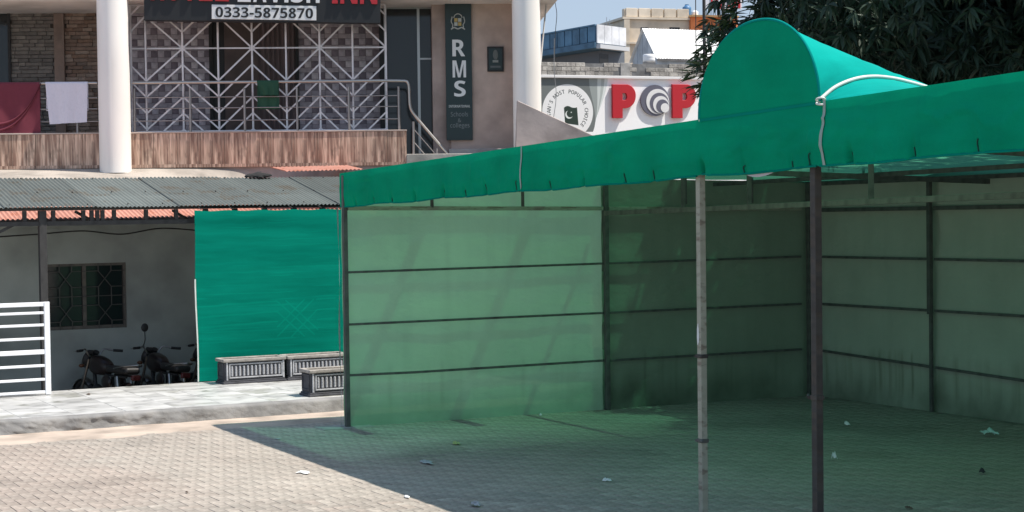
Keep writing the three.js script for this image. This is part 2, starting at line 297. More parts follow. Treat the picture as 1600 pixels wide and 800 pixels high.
  // pale seam strips and the torn hem piece
  for (const t of [s1, 8.985]) mesh('seam_strip', grid(3, 30, (u, v) => { const r = valPoint(t + (u - 0.5) * (t > 8 ? 0.030 : 0.024) + 0.008 * Math.sin(v * 7), v * (t > 8 ? 0.99 : 0.96), hTop(t)); r.p.add(FS.p(-0.008, 0, 0).sub(FS.p(0, 0, 0))); return r; }), seamM, tent);
  mesh('torn_hem', grid(24, 6, (u, v) => { const t = lerp(7.98, 8.42, u), r = valPoint(t, 1, hTop(t)); r.p.add(V(0, -0.006 - 0.035 * Math.sin(Math.PI * u) * v + 0.01, 0)); return r; }), std(0.45, 0.42, 0.42, 0.8), tent);
  // vault behind the arch, sagging down onto the roof
  const ridge = x => { const k = [[0, 3.965], [0.3, 3.83], [0.58, 3.72], [0.95, 3.61], [1.6, 3.45], [3.6, 3.2]]; for (let i = 1; i < k.length; i++) if (x <= k[i][0]) { const a = k[i - 1], b = k[i]; return lerp(a[1], b[1], (x - a[0]) / (b[0] - a[0])); } return 3.24; };
  const pipePts = [[0, 3.32], [0.13, 3.405], [0.31, 3.468], [0.48, 3.49], [0.66, 3.482], [0.86, 3.45], [1.3, 3.36], [2.2, 3.25]].map(([x, y]) => ({ x, y }));
  const pipeY = x => { for (let i = 1; i < pipePts.length; i++) if (x <= pipePts[i].x) { const a = pipePts[i - 1], b = pipePts[i]; return lerp(a.y, b.y, (x - a.x) / (b.x - a.x)); } return 3.25; };
  mesh('vault', grid(60, 48, (u, v) => {
    const x = 3.4 * Math.pow(v, 1.25), w = x / 3.4, a = -1 + 2 * u, hw = 0.765 * (1 - 0.12 * w), t = 8.165 + hw * Math.sin(a * Math.PI / 2);
    const s = Math.pow(Math.max(0, 1 - Math.pow(Math.abs(Math.sin(a * Math.PI / 2)), lerp(2.15, 1.7, w))), lerp(0.5, 1.3, Math.pow(w, 0.7))), base = u > 0.5 ? pipeY(x) : lerp(3.27, 3.2, w);
    const wr = (0.03 * (fbm(x * 3 + 3, a * 3 + 8, 97, 3) - 0.5) + 0.018 * Math.pow(1 - Math.abs(2 * fbm(x * 1.6 + a * 1.2 + 30, a * 3.5 + 30, 105, 3) - 1), 8)) * smooth(0, 0.1, w) * (1 - w);
    return { p: FS.p(x - 0.012, lerp(base, Math.max(base, ridge(x)), s) + wr, t), uv: [x, t + s] };
  }), vaultM, tent);
  mesh('arch_piping', tube(Array.from({ length: 41 }, (_, i) => { const a = -1 + 2 * i / 40, t = 8.165 + 0.765 * Math.sin(a * Math.PI / 2); return FS.p(-0.02, archTop(clamp(t, arch.t0, arch.t1)), t); }), 0.012, 80, 6), vaultM, tent);
  mesh('roof_pipe', tube(pipePts.map(({ x, y }) => FS.p(x - 0.02, y + 0.012, 8.94)), 0.014, 60, 8), pipe, tent);
  mesh('roof_skirt', grid(30, 10, (u, v) => { const x = lerp(0, 2.2, u), a = FS.p(x - 0.02, pipeY(x), 8.945), b = FS.p(lerp(0, 0.6, u), hTop(8.95 + 2 * u) - 0.01, 8.95 + 2.1 * u); return { p: a.lerp(b, v).add(V(0, -0.03 * Math.sin(Math.PI * v) * u, 0)), uv: [x, v] }; }), vaultM, tent);
  mesh('lashing', [0, 1].map(i => { const c = FS.p(-0.03, 3.325 - 0.028 * i, 8.95); return new THREE.TorusGeometry(0.03, 0.008, 6, 14).rotateX(1.2 + 0.7 * i).translate(c.x, c.y, c.z); }), std(0.6, 0.62, 0.58, 0.8), tent);
  const midIron = grimy(0.17, 0.17, 0.145, 0.6, 3, 0.001);
  roofM.roughness = 1; roofM.transmission = 1; roofM.transmissionMap = rep(tex(256, 4, u => { const r = lerp(0.64, 0.03, smooth(0.50, 0.62, u)); return [r, r, r]; }, false), 1 / 14.6, 1); roofM.roughnessMap = rep(tex(256, 4, u => { const r = lerp(0.36, 1, smooth(0.11, 0.30, u)); return [r, r, r]; }, false), 1 / 14.6, 1);
  // roof sheet in bays
  for (const [a, b] of [[0, 3.6], [3.6, 9], [9, 11.7], [11.7, 14.5]]) mesh('roof_panel', grid(30, 30, (u, v) => {
    const z = lerp(a, b, u), xb = backX(z) + 0.12, x = v * xb, y = lerp(hTop(z) - 0.012, 2.86 + 0.012 * z, v) + 0.03 * Math.sin(Math.PI * v) - 0.02 * Math.abs(Math.sin(x / 1.4 * Math.PI)) ;
    return { p: FS.p(x, y, z + (a === 0 ? (wallZ(x) - 0.12) * (1 - u) : 0)), uv: [z, x] };
  }), roofM, tent);
  // wall cloth: side wall (two bays) and back wall (bays of 2.1 m)
  const stain = (seed, streak, low = 0.75) => tex(1024, 512, (u, v) => { // v = 0 bottom
    const n = fbm(u * 5, v * 4, seed, 5), base = 0.93 + 0.2 * (n - 0.5);
    const bot = smooth(0.16, 0.0, v - 0.16 * (fbm(u * 7, 2, seed + 2, 4) - 0.4)) * (0.2 + 0.75 * fbm(u * 9, v * 9, seed + 3, 4));
    const st = streak * smooth(0.27, 0.22, v) * smooth(0.02, 0.12, v) * Math.pow(fbm(u * 42, v * 0.8, seed + 4, 2), 4) * 5;
    const old = 0.10 * Math.pow(fbm(u * 26, v * 1.5, seed + 5, 3), 3);
    const k = base * (1 - low * clamp(bot)) * (1 - 0.5 * clamp(st)) * (1 - old), fine = 1 + 0.05 * (hash2(Math.floor(u * 1024), Math.floor(v * 512), 5) - 0.5);
    return [k * fine * (1 - 0.05 * bot), k * fine, k * fine * (1 - 0.08 * clamp(bot + st))];
  });
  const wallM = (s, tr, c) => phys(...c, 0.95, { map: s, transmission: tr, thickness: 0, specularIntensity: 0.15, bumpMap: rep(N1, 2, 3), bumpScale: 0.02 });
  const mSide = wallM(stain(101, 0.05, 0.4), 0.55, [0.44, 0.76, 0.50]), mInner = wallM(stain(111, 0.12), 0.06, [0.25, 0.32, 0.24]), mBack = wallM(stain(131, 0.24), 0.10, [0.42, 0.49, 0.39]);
  const topSide = x => lerp(2.98, 2.86, x / 6.5);
  const cloth = (P, L, H2, m, seed) => mesh('wall_panel', grid(70, 50, (u, v) => {
    const y = v * (H2(u) + 0.03) - 0.03, r = y % 0.62 / 0.62, bil = 0.02 * Math.sin(Math.PI * clamp(r)) * (0.4 + fbm(u * 3 + seed, Math.floor(y / 0.62) * 3.3, seed, 2)) + 0.025 * (fbm(u * 6 + seed, y * 0.9, seed + 1, 4) - 0.5);
    return { p: P(u, y, bil), uv: [u, v] };
  }), m, tent);
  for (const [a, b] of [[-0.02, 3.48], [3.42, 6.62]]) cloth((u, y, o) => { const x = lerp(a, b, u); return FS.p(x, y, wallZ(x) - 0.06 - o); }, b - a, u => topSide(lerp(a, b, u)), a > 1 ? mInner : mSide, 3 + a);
  for (const [a, b] of [[0.22, 2.66], [2.54, 5.16], [5.04, 7.66], [7.54, 10.16], [10.04, 12.6]]) cloth((u, y, o) => { const z = lerp(a, b, u); return FS.p(backX(z) + 0.06 + o, y, z); }, b - a, u => 2.86 + 0.012 * lerp(a, b, u), mBack, 13 + a);
  // pale edge of the side wall cloth at the front post
  mesh('cloth_edge', grid(3, 40, (u, v) => ({ p: FS.p(-0.075 + 0.02 * u + 0.012 * Math.sin(v * 11) * (1 - u), v * 2.6, -0.04 - 0.03 * u), uv: [u, v] })), std(0.55, 0.58, 0.55, 0.8), tent);
  // frame: posts
  const P = (x, z, y1, w, m = M.tentIron) => mesh('post', post(FS, x, z, 0, y1, w), m, tent);
  P(-0.005, 0.0, 2.97, 0.055); P(3.45, 0.2, 2.9, 0.06); P(6.45, 0.44, 2.86, 0.065);
  P(6.63, 2.6, 2.5, 0.04); mesh('post_upper', post(FS, 6.61, 2.6, 1.2, 2.88, 0.055), M.tentIron, tent);
  P(6.72, 5.1, 2.9, 0.07); P(6.84, 7.6, 2.9, 0.07); P(6.97, 10.1, 2.95, 0.07); P(7.1, 12.6, 3, 0.07);
  const front = mesh('front_post', post(FS, 0.03, 7.335, 0, 3.0, 0.058), M.greyPost, tent); front.userData.label = 'pale grey square front post left of the entrance';
  const front2 = mesh('front_post', post(FS, 0.03, 8.81, 0, 3.1, 0.062), M.rust, tent); front2.userData.label = 'rusty brown square front post right of the entrance';
  P(0.03, 13.4, 3.4, 0.08);
  const at = (py, t, dy, dz) => FS.hit(1095, py, 'x', 0).y;
  for (const [py, r] of [[557, 0.03], [689, 0.022]]) { const y = FS.hit(1095, py, 'x', 0).y, zp = 7.335; mesh('clamp', [FS.box(-0.006, 0.066, y - 0.016, y + 0.016, zp - 0.036, zp + 0.036, 0.004), rod(FS.p(-0.01, y, zp + 0.03), FS.p(-0.01, y, zp + 0.065), 0.011), rod(FS.p(-0.01, y, zp - 0.035), FS.p(0.05, y - 0.01, zp - 0.07), 0.011)], py < 600 ? M.rust : M.tentIron, front); }
  { const y = FS.hit(1090, 522, 'x', 0).y, sh = new THREE.Shape(); const R = rng(3); for (let i = 0; i < 22; i++) { const a = i / 22 * 2 * Math.PI, r = 0.7 + 0.3 * R(); const fx = 0.017 * r * Math.cos(a), fy = 0.10 * r * Math.sin(a); i ? sh.lineTo(fx, fy) : sh.moveTo(fx, fy); } const g = new THREE.ExtrudeGeometry(sh, { depth: 0.002, bevelEnabled: false }); g.rotateY(-Math.PI / 2); g.translate(-0.0005, y, 7.326); mesh('paint_smear', FS.geo(g), std(0.7, 0.72, 0.7, 0.7), front); }
  { const y = 1.17, c = FS.p(0.0, y, 8.88); mesh('clamp', [FS.box(-0.006, 0.066, y - 0.018, y + 0.018, 8.772, 8.848, 0.004), rod(FS.p(-0.01, y, 8.765), FS.p(0.02, y + 0.01, 8.72), 0.014)], M.rust, front2); }
  { const c = FS.hit(536, 512, 'z', 0.0); mesh('rope_ring', [new THREE.TorusGeometry(0.035, 0.011, 6, 16).translate(c.x, c.y, c.z + 0.02), rod(V(c.x, c.y, c.z + 0.02), V(c.x + 0.08, c.y - 0.005, c.z + 0.02), 0.012)], M.tentIron, tent); }
  // rails and headers
  const rail = (a, b, w, h, name = 'rail', m = M.tentIron) => mesh(name, bar(a, b, w, h, 0.004), m, tent);
  for (const [y0, y1] of [[0.61, 0.63], [1.215, 1.235], [1.83, 1.865]]) for (const [xa, xb] of [[0.03, 3.41], [3.49, 6.37]]) {
    const sag = y0 < 1 && xa < 1; // the lowest rail is bent near the front post
    if (sag) { mesh('rail', [bar(FS.p(0.03, 0.615, wallZ(0) - 0.015), FS.p(0.85, 0.608, wallZ(0.85) - 0.015), 0.025, 0.028), bar(FS.p(0.849, 0.608, wallZ(0.85) - 0.015), FS.p(3.41, 0.625, wallZ(3.41) - 0.015), 0.025, 0.028)], M.tentIron, tent); continue; }
    rail(FS.p(xa, lerp(y0, y1, xa / 6.5), wallZ(xa) - 0.012), FS.p(xb, lerp(y0, y1, xb / 6.5), wallZ(xb) - 0.012), 0.025, 0.028);
  }
  for (const [xa, xb] of [[0.03, 3.41], [3.49, 6.37]]) rail(FS.p(xa, lerp(2.585, 2.5, xa / 6.5), wallZ(xa) - 0.005), FS.p(xb, lerp(2.585, 2.5, xb / 6.5), wallZ(xb) - 0.005), 0.04, 0.05, 'header', M.greyPost);
  for (const x of [1.1, 2.3, 4.6, 5.6]) rail(FS.p(x, 2.58, wallZ(x)), FS.p(x, 2.92, wallZ(x)), 0.04, 0.04, 'strut');
  const bays = [[0.52, 2.565], [2.64, 5.06], [5.14, 7.56], [7.64, 10.06], [10.14, 12.56]];
  for (const [a, b] of bays) {
    for (const [ya, yb] of [[0.62, 0.5], [1.235, 1.245], [1.86, 1.88]]) { const f = z => lerp(ya, yb, (z - 0.45) / 3.6); rail(FS.p(backX(a) + 0.02, f(a), a), FS.p(backX(b) + 0.02, Math.max(f(b), 0.3), b), 0.026, 0.032); }
    rail(FS.p(backX(a) + 0.02, 2.475 + 0.008 * a, a), FS.p(backX(b) + 0.02, 2.475 + 0.008 * b, b), 0.04, 0.05, 'header');
    rail(FS.p(backX(a) - 0.01, 2.82 + 0.012 * a, a), FS.p(backX(b) - 0.01, 2.82 + 0.012 * b, b), 0.05, 0.05, 'roof_beam');
  }
  // middle beam with struts, rafters, front beam
  rail(FS.p(3.42, 2.475 + 0.021 * 0.25, 0.25), FS.p(3.42, 2.475 + 0.021 * 14, 14), 0.05, 0.06, 'middle_beam', midIron);
  for (const z of [2.0, 3.3, 5.35, 7.9, 10.4, 12.9]) rail(FS.p(3.42, 2.5 + 0.021 * z, z), FS.p(3.42, 2.9 + 0.022 * z, z), 0.05, 0.05, 'strut');
  for (const x of [1.25, 2.65]) rail(FS.p(x, lerp(2.93, 2.80, x / 6.5), wallZ(x) + 0.03), FS.p(x, lerp(2.93 + 0.05, 2.80 + 0.03, x / 6.7), 1.7), 0.13, 0.05, 'rafter');  // cut short and widened, shaped to streak the side wall with shadow
  for (const x of [5.0]) rail(FS.p(x, lerp(2.93, 2.80, x / 6.5), wallZ(x) + 0.05), FS.p(x, lerp(2.93 + 0.035 * 14.2, 2.80 + 0.17, x / 6.7), 14.2), 0.045, 0.05, 'rafter');
  for (const z of [3.6, 7.4, 8.93, 9.9, 10.9, 12.2]) rail(FS.p(0.08, hTop(z) - 0.1, z), FS.p(backX(z) - 0.05, 2.76 + 0.012 * z, z), 0.05, 0.06, 'cross_beam');
  for (const [a, b] of [[0.05, 7.35], [7.45, 8.88], [8.98, 13.35]]) { rail(FS.p(0.06, hBot(a) + 0.075, a), FS.p(0.06, hBot(b) + 0.075, b), 0.05, 0.06, 'front_beam'); rail(FS.p(0.04, hTop(a) - 0.05, a), FS.p(0.04, hTop(b) - 0.05, b), 0.04, 0.04, 'front_beam'); }
  mesh('arch_hoop', tube(Array.from({ length: 31 }, (_, i) => { const a = -1 + 2 * i / 30, t = 8.165 + 0.66 * Math.sin(a * Math.PI / 2); return FS.p(0.02, archTop(t) - 0.09, t); }), 0.015, 60, 6), M.tentIron, tent);
  // concrete footing at the front corner post
  mesh('footing', FS.box(-0.35, 0.3, -0.2, 0.012, -0.22, 0.1, 0.01), grimy(0.36, 0.35, 0.32, 0.95, 1), tent);
  done(tent, FS.p(3.2, 0, 6));
}
// ---------- terrace building ----------
const L = (px, py, z = 0) => FT.hit(px, py, 'z', z);
const TX = (px, z = 0, py = 150) => L(px, py, z).x, TY = (py, z = 0, px = 400) => L(px, py, z).y;
const yTop = 3.855, yBase = 3.3, yCeil = 6.0, zBack = -1.7;
const hotel = thing('terrace_building', 'two storey building with a stone and tile clad terrace over a shaded basement', 'building');
{
  const woodT = tex(512, 512, (u, v) => {
    const s = fbm(u * 46, v * 1.6, 201, 4), k = fbm(u * 14, v * 3, 205, 3), d = Math.pow(fbm(u * 70, v * 4, 207, 3), 2.2), ch = smooth(0.55, 0.75, fbm(u * 24, v * 7, 209, 3));
    const t = clamp(2.3 * (s - 0.5) + 1.5 * (k - 0.5) + 0.5); const a = [0.30, 0.17, 0.12], b = [0.82, 0.57, 0.43];
    return [0, 1, 2].map(i => lerp(a[i], b[i], t) * (1 - 0.45 * d) * (1 - 0.35 * ch));
  });
  const woodM = std(1, 1, 1, 0.5, { map: woodT, bumpMap: rep(N1, 3), bumpScale: 0.001 });
  // carcass: plinth, floor, ceiling slab, upper wall
  mesh('plinth', FT.box(-10, 2.48, -0.5, yTop - 0.03, -4.5, -0.04), M.cement, hotel);
  mesh('terrace_floor', FT.box(-10, 2.48, yTop - 0.03, yTop - 0.005, -4.5, -0.04), M.cream, hotel);
  mesh('ceiling_slab', FT.box(-10, 5.05, yCeil, yCeil + 0.4, -4.5, 0.2, 0.01), M.cream, hotel);
  mesh('upper_wall', FT.box(-10, 5.0, yCeil + 0.4, 9.4, -4.5, -0.15, 0.01), M.plaster, hotel);
  mesh('parapet', FT.box(-10.05, 5.05, 9.4, 9.5, -4.55, -0.1, 0.01), M.cement, hotel);
  // wood-look cladding tiles of the plinth
  const R = rng(21), clad = new THREE.Group(); clad.name = 'plinth_cladding'; hotel.add(clad);
  const tones = [0.92, 1, 1.06, 0.97].map(k => { const m = woodM.clone(); m.color.setRGB(k, k * 0.99, k * 0.98); return m; });
  for (let x = -6.6; x < 2.49; x += 0.382) { const x1 = Math.min(2.5, x + 0.377), g = FT.box(x, x1, yBase - 0.02 + 0.0, yTop - 0.012, -0.04, 0.0 + 0.003 * R(), 0.003), uv = g.attributes.uv; const o = Math.floor(R() * 3) * 0.33 - x; for (let i = 0; i < uv.count; i++) uv.setXY(i, (uv.getX(i) + o) * 1.0, uv.getY(i) * 0.9 + 0.2 * R() * 0); mesh('tile', g, tones[Math.floor(R() * 4)], clad); }
  for (let k = 0; k < 5; k++) { const g = FT.box(2.48, 2.5, yBase - 0.02, yTop - 0.012, -0.42 - k * 0.382, -0.042 - k * 0.382, 0.003); mesh('tile', g, tones[k % 4], clad); }
  mesh('coping', FT.box(-10, 2.51, yTop - 0.01, yTop + 0.012, -0.2, 0.014, 0.004), M.plaster, hotel);
  // cement roof of the basement, sloping up to the plinth
  const a0 = FS.l(FT.p(2.5, 0, -0.06)), a1 = FS.l(FT.p(-9.9, 0, -0.06));
  const onWall = x => lerp(a1.z, a0.z, (x - a1.x) / (a0.x - a1.x)), ledX = [a1.x + 0.05, a0.x - 2.2];
  const ledge = (fy, v0, v1) => grid(60, 8, (u, v) => { const x = lerp(ledX[0], ledX[1], u), w = onWall(x), f = Math.max(-8.35, w), z = lerp(f, w, lerp(v0, v1, v)); return { p: FS.p(x, fy(lerp(v0, v1, v)) + 0.012 * (fbm(x * 3 + 40, v * 3, 551, 3) - 0.5), z), uv: [x, z] }; });
  const led = [ledge(t => 3.07 + 0.215 * t, 0, 1), ledge(t => 2.95 + 0.3 * t, 0, 1)];
  mesh('basement_roof', led, grimy(0.42, 0.37, 0.32, 0.95, 0.6, 0.01), hotel);
  // columns
  const colM = std(0.95, 0.9, 0.85, 0.55, { map: rep(tone(301, 4, 0.86, 1.05), 0.5) });
  const column = (cx, r, y0, z) => { const g = new THREE.CylinderGeometry(r, r, yCeil - y0 + 0.002, 40, 1, true); g.translate(cx, (yCeil + y0) / 2, z); mesh('column', FT.geo(g), colM, hotel); };
  column(TX(178.5, 0.12), 0.255, 3.2, 0.12); column(TX(823, 0.1, 100), 0.235, 2.9, 0.1);
  // back wall of the terrace: stone on the left
  const R2 = rng(33), sx0 = TX(-60, zBack), sx1 = TX(160, zBack);
  const wallM = grimy(0.17, 0.14, 0.12, 0.9, 1);
  mesh('back_wall', FT.box(-10, TX(612, zBack), yTop - 0.01, yCeil, zBack - 0.3, zBack - 0.03), wallM, hotel);
  const stoneM = [[0.27, 0.19, 0.15], [0.22, 0.15, 0.115], [0.31, 0.23, 0.18], [0.19, 0.145, 0.12], [0.25, 0.165, 0.12], [0.35, 0.27, 0.22]].map(c => grimy(...c, 0.85, 2, 0.006));
  const greyM = [[0.20, 0.18, 0.16], [0.155, 0.14, 0.125], [0.24, 0.215, 0.19], [0.175, 0.155, 0.14]].map(c => grimy(...c, 0.85, 2, 0.006));
  const sw = mesh('stone_cladding', FT.box(TX(17, zBack), sx1, yTop, yCeil, zBack - 0.03, zBack - 0.012), grimy(0.09, 0.075, 0.065, 0.95), hotel);
  const pil = [TX(87, zBack), TX(103, zBack)];
  const stones = [];
  for (let y = yTop; y < yCeil - 0.03; y += 0.0655) for (let x = TX(18, zBack) - 0.15 * R2(); x < sx1;) {
    const w = 0.11 + 0.17 * R2(), a = Math.max(x, TX(18, zBack)), b = Math.min(x + w, sx1); x += w + 0.004; if (b - a < 0.03 || (a >= pil[0] && b <= pil[1])) continue;
    const aa = a < pil[1] && b > pil[1] ? pil[1] : a, bb = b > pil[0] && a < pil[0] ? pil[0] : b; if (bb - aa < 0.03) continue;
    stones.push([aa, bb, y, 0.012 + 0.03 * R2(), aa >= pil[1] - 0.001]);
  }
  stones.sort((a, b) => (b[1] - b[0]) - (a[1] - a[0]));
  const stoneG = s => { const g = chip(s[1] - s[0], 0.061, 0.05, 0.005); g.rotateX(Math.PI / 2); g.translate((s[0] + s[1]) / 2, s[2] + 0.031, zBack + s[3] - 0.012); return FT.geo(g); };
  stones.slice(0, 290).forEach(s => mesh('stone', stoneG(s), (s[4] ? stoneM : greyM)[Math.floor(R2() * (s[4] ? 6 : 4))], sw));
  if (stones.length > 290) mesh('small_stones', stones.slice(290).map(stoneG), stoneM[1], sw).userData.kind = 'stuff';
  mesh('pilaster', FT.box(pil[0], pil[1], yTop, yCeil, zBack - 0.02, zBack + 0.07, 0.008), grimy(0.30, 0.22, 0.18, 0.8), hotel);
  const dw = mesh('window', FT.box(TX(-40, zBack), TX(17, zBack), yTop, yCeil, zBack - 0.02, zBack + 0.01), M.black, hotel);
  mesh('pane', FT.box(TX(-38, zBack), TX(15, zBack), yTop + 0.1, yCeil, zBack + 0.0105, zBack + 0.016), M.glass, dw);
  mesh('frame', [FT.box(TX(15, zBack), TX(19, zBack), yTop, yCeil, zBack + 0.011, zBack + 0.06), FT.box(TX(-38, zBack), TX(15, zBack), yTop, yTop + 0.1, zBack + 0.011, zBack + 0.05)], M.dark, dw);
  // patterned tile walls behind the lattice
  const lightT = [[0.56, 0.50, 0.55], [0.50, 0.44, 0.48], [0.62, 0.56, 0.59]].map(c => std(...c, 0.45, { map: rep(FINE, 1) })), darkT = [[0.19, 0.15, 0.18], [0.24, 0.19, 0.22]].map(c => std(...c, 0.45, { map: rep(FINE, 1) })), midT = [[0.40, 0.35, 0.39], [0.45, 0.39, 0.42]].map(c => std(...c, 0.45, { map: rep(FINE, 1) }));
  for (const [p0, p1] of [[206, 331], [466, 594]]) {
    const x0 = TX(p0, zBack), x1 = TX(p1, zBack), tw = mesh('tile_wall', FT.box(x0, x1, yTop, yCeil, zBack - 0.029, zBack - 0.01), grimy(0.12, 0.1, 0.11, 0.9), hotel), n = Math.round((x1 - x0) / 0.118), w = (x1 - x0) / n;
    let y = yTop, row = 0;
    while (y < yCeil - 0.05) {
      const sq = row % 2 === 0, h = sq ? 0.112 : 0.085, m = sq ? 1 : 2;
      for (let i = 0; i < n; i += m) { const ww = Math.min(m, n - i) * w - 0.004, g = chip(ww, Math.min(h, yCeil - y) - 0.004, 0.02, 0.003); g.rotateX(Math.PI / 2); g.translate(x0 + i * w + ww / 2, y + h / 2, zBack + 0.002 * R2()); const set = sq ? ((i + (row >> 1)) % 2 ? lightT : darkT) : midT; mesh('tile', FT.geo(g), set[Math.floor(R2() * set.length)], tw); }
      y += h; row++;
    }
  }
  // doorway between the tile walls: open dark gap and a brown leaf with curtain
  const ox0 = TX(331, zBack), ox1 = TX(466, zBack);
  const dr = mesh('doorway', FT.box(ox0, ox1, yTop, yCeil, zBack - 0.029, zBack - 0.012), M.black, hotel);
  const leaf = mesh('door_leaf', FT.box(TX(352, zBack), TX(405, zBack), yTop, yCeil, zBack - 0.011, zBack + 0.03, 0.006), grimy(0.12, 0.085, 0.078, 0.6, 1), dr);
  mesh('curtain', FT.geo(grid(60, 4, (u, v) => { const x = lerp(TX(405, zBack), TX(466, zBack), u), y = lerp(yTop + 0.02, yCeil, v); return { p: V(x, y, zBack + 0.03 + 0.03 * Math.sin(u * 50 + 2 * fbm(u * 6, v, 5, 2))), uv: [x, y] }; })), std(0.17, 0.13, 0.13, 0.95), dr);
  mesh('door_frame', [FT.box(ox0 - 0.03, ox0 + 0.03, yTop, yCeil, zBack - 0.01, zBack + 0.06), FT.box(ox1 - 0.03, ox1 + 0.02, yTop, yCeil, zBack - 0.01, zBack + 0.06)], M.dark, dr);
  // entrance on the right: landing, glass front, plastered pier
  mesh('landing', FT.box(2.49, 5.4, -0.5, 3.43, -4.5, 1.1, 0.01), grimy(0.5, 0.45, 0.4, 0.9, 0.6, 0.006), hotel);
  mesh('landing_step', FT.box(TX(700, -0.3), 5.4, 3.431, 3.55, -1.4, -0.25, 0.008), grimy(0.4, 0.37, 0.35, 0.6, 1), hotel);
  const zg = -1.1, gx0 = TX(603, zg), gxm = TX(655, zg), gx1 = TX(675, zg), gx2 = TX(700, zg), gb = 3.431;
  const sf = mesh('shop_front', FT.box(gx0 - 0.1, gx1, gb, yCeil, zg - 0.3, zg - 0.1), M.black, hotel);
  mesh('pane', FT.box(gx0 + 0.03, gxm - 0.02, gb + 0.05, TY(14, zg, 630), zg - 0.01, zg), M.glass, sf); mesh('pane', FT.box(gxm + 0.02, gx1, gb + 0.05, TY(14, zg, 630), zg - 0.01, zg), M.glass, sf);
  mesh('frame', [FT.box(gx0, gx2, TY(14, zg, 630), TY(9, zg, 630), zg - 0.03, zg + 0.03), FT.box(gxm - 0.022, gxm + 0.022, gb, TY(14, zg, 630), zg - 0.03, zg + 0.03), FT.box(gx0 - 0.02, gx0 + 0.02, gb, yCeil, zg - 0.03, zg + 0.03), FT.box(gxm + 0.02, gx1, TY(92, zg, 665) - 0.015, TY(92, zg, 665) + 0.015, zg - 0.02, zg + 0.02)], M.alu, sf);
  mesh('fascia', FT.box(gx0, gx2, TY(8.9, zg, 630), yCeil, zg - 0.03, zg + 0.06), M.rmsGreen, sf);
  const pierM0 = grimy(0.62, 0.47, 0.4, 0.9, 0.45), pierM = grimy(0.47, 0.36, 0.32, 0.9, 0.5);
  mesh('added_side_wall', FT.box(4.56, 4.74, 2.9, yCeil, -4.5, -0.14, 0.01), pierM0, hotel);  // added wall return that keeps the sun off the pier
  mesh('pier', FT.box(gx1 + 0.001, TX(706, -0.62), gb, yCeil, zg - 0.4, -0.62), pierM, hotel);
  mesh('pier', FT.box(TX(704, -0.55), TX(812, -0.55), 3.551, yCeil, -4.5, -0.55), grimy(0.62, 0.47, 0.4, 0.9, 0.45), hotel);
  // raking parapet of the stairs
  const R4 = [L(809, 158, 0.9), L(928, 213, 0.9), L(928, 300, 0.9), L(804, 300, 0.9)], sh = new THREE.Shape(R4.map(v => new THREE.Vector2(v.x, v.y)));
  const rg = new THREE.ExtrudeGeometry(sh, { depth: 0.14, bevelEnabled: true, bevelSize: 0.008, bevelThickness: 0.008, bevelSegments: 1 }); rg.translate(0, 0, 0.76);
  mesh('stair_parapet', FT.geo(boxUV(rg)), grimy(0.52, 0.43, 0.4, 0.9, 0.5), hotel);
  // basement front
  const bz = -7.1, wx0 = -1.88, wx1 = -0.66, wy0 = 0.81, wy1 = 1.8;
  const bw = mesh('basement_wall', [FS.box(-9, wx0, -0.5, 2.44, bz - 0.22, bz), FS.box(wx1, 3.2, -0.5, 2.44, bz - 0.22, bz), FS.box(wx0, wx1, -0.5, wy0, bz - 0.22, bz), FS.box(wx0, wx1, wy1, 2.44, bz - 0.22, bz)], M.basement, hotel);
  const win = mesh('window', FS.box(wx0, wx1, wy0, wy1, bz - 0.215, bz - 0.2), grimy(0.14, 0.145, 0.13, 0.9, 1), bw);
  const wf = grimy(0.16, 0.14, 0.12, 0.7, 2), mx = FS.hit(133, 460, 'z', bz).x;
  mesh('frame', [FS.box(wx0, wx0 + 0.04, wy0, wy1, bz - 0.09, bz - 0.03), FS.box(wx1 - 0.04, wx1, wy0, wy1, bz - 0.09, bz - 0.03), FS.box(wx0 + 0.04, wx1 - 0.04, wy0, wy0 + 0.05, bz - 0.09, bz - 0.03), FS.box(wx0 + 0.04, wx1 - 0.04, wy1 - 0.04, wy1, bz - 0.09, bz - 0.03), FS.box(mx - 0.028, mx + 0.028, wy0 + 0.05, wy1 - 0.04, bz - 0.09, bz - 0.035)], wf, win);
  for (const [a, b] of [[wx0 + 0.04, mx - 0.028], [mx + 0.028, wx1 - 0.04]]) mesh('pane', FS.box(a, b, wy0 + 0.05, wy1 - 0.04, bz - 0.08, bz - 0.075), M.glass, win);
  const gm = std(0.075, 0.07, 0.065, 0.6, { metal: 0.2 });
  for (const [a, b] of [[wx0 + 0.02, mx], [mx, wx1 - 0.02]]) {
    const P = (u, v) => FS.p(lerp(a, b, u), lerp(wy0, wy1, v), bz - 0.012), seg = [];
    for (const v of [0.12, 0.36, 0.5, 0.64, 0.88]) { if (v === 0.5) seg.push([0, v, 1, v]); else seg.push([0, v, 0.34, v], [0.66, v, 1, v]); }
    for (const u of [0.34, 0.66]) seg.push([u, 0, u, 0.12], [u, 0.36, u, 0.64], [u, 0.88, u, 1]);
    seg.push([0.34, 0.12, 0.66, 0.36], [0.66, 0.12, 0.34, 0.36], [0.34, 0.64, 0.66, 0.88], [0.66, 0.64, 0.34, 0.88]);
    for (const [u0, v0, u1, v1] of seg) mesh('grille_bar', bar(P(u0, v0), P(u1, v1), 0.012), gm, win);
  }
  done(hotel, FT.p(-2, -0.5, -2));
}
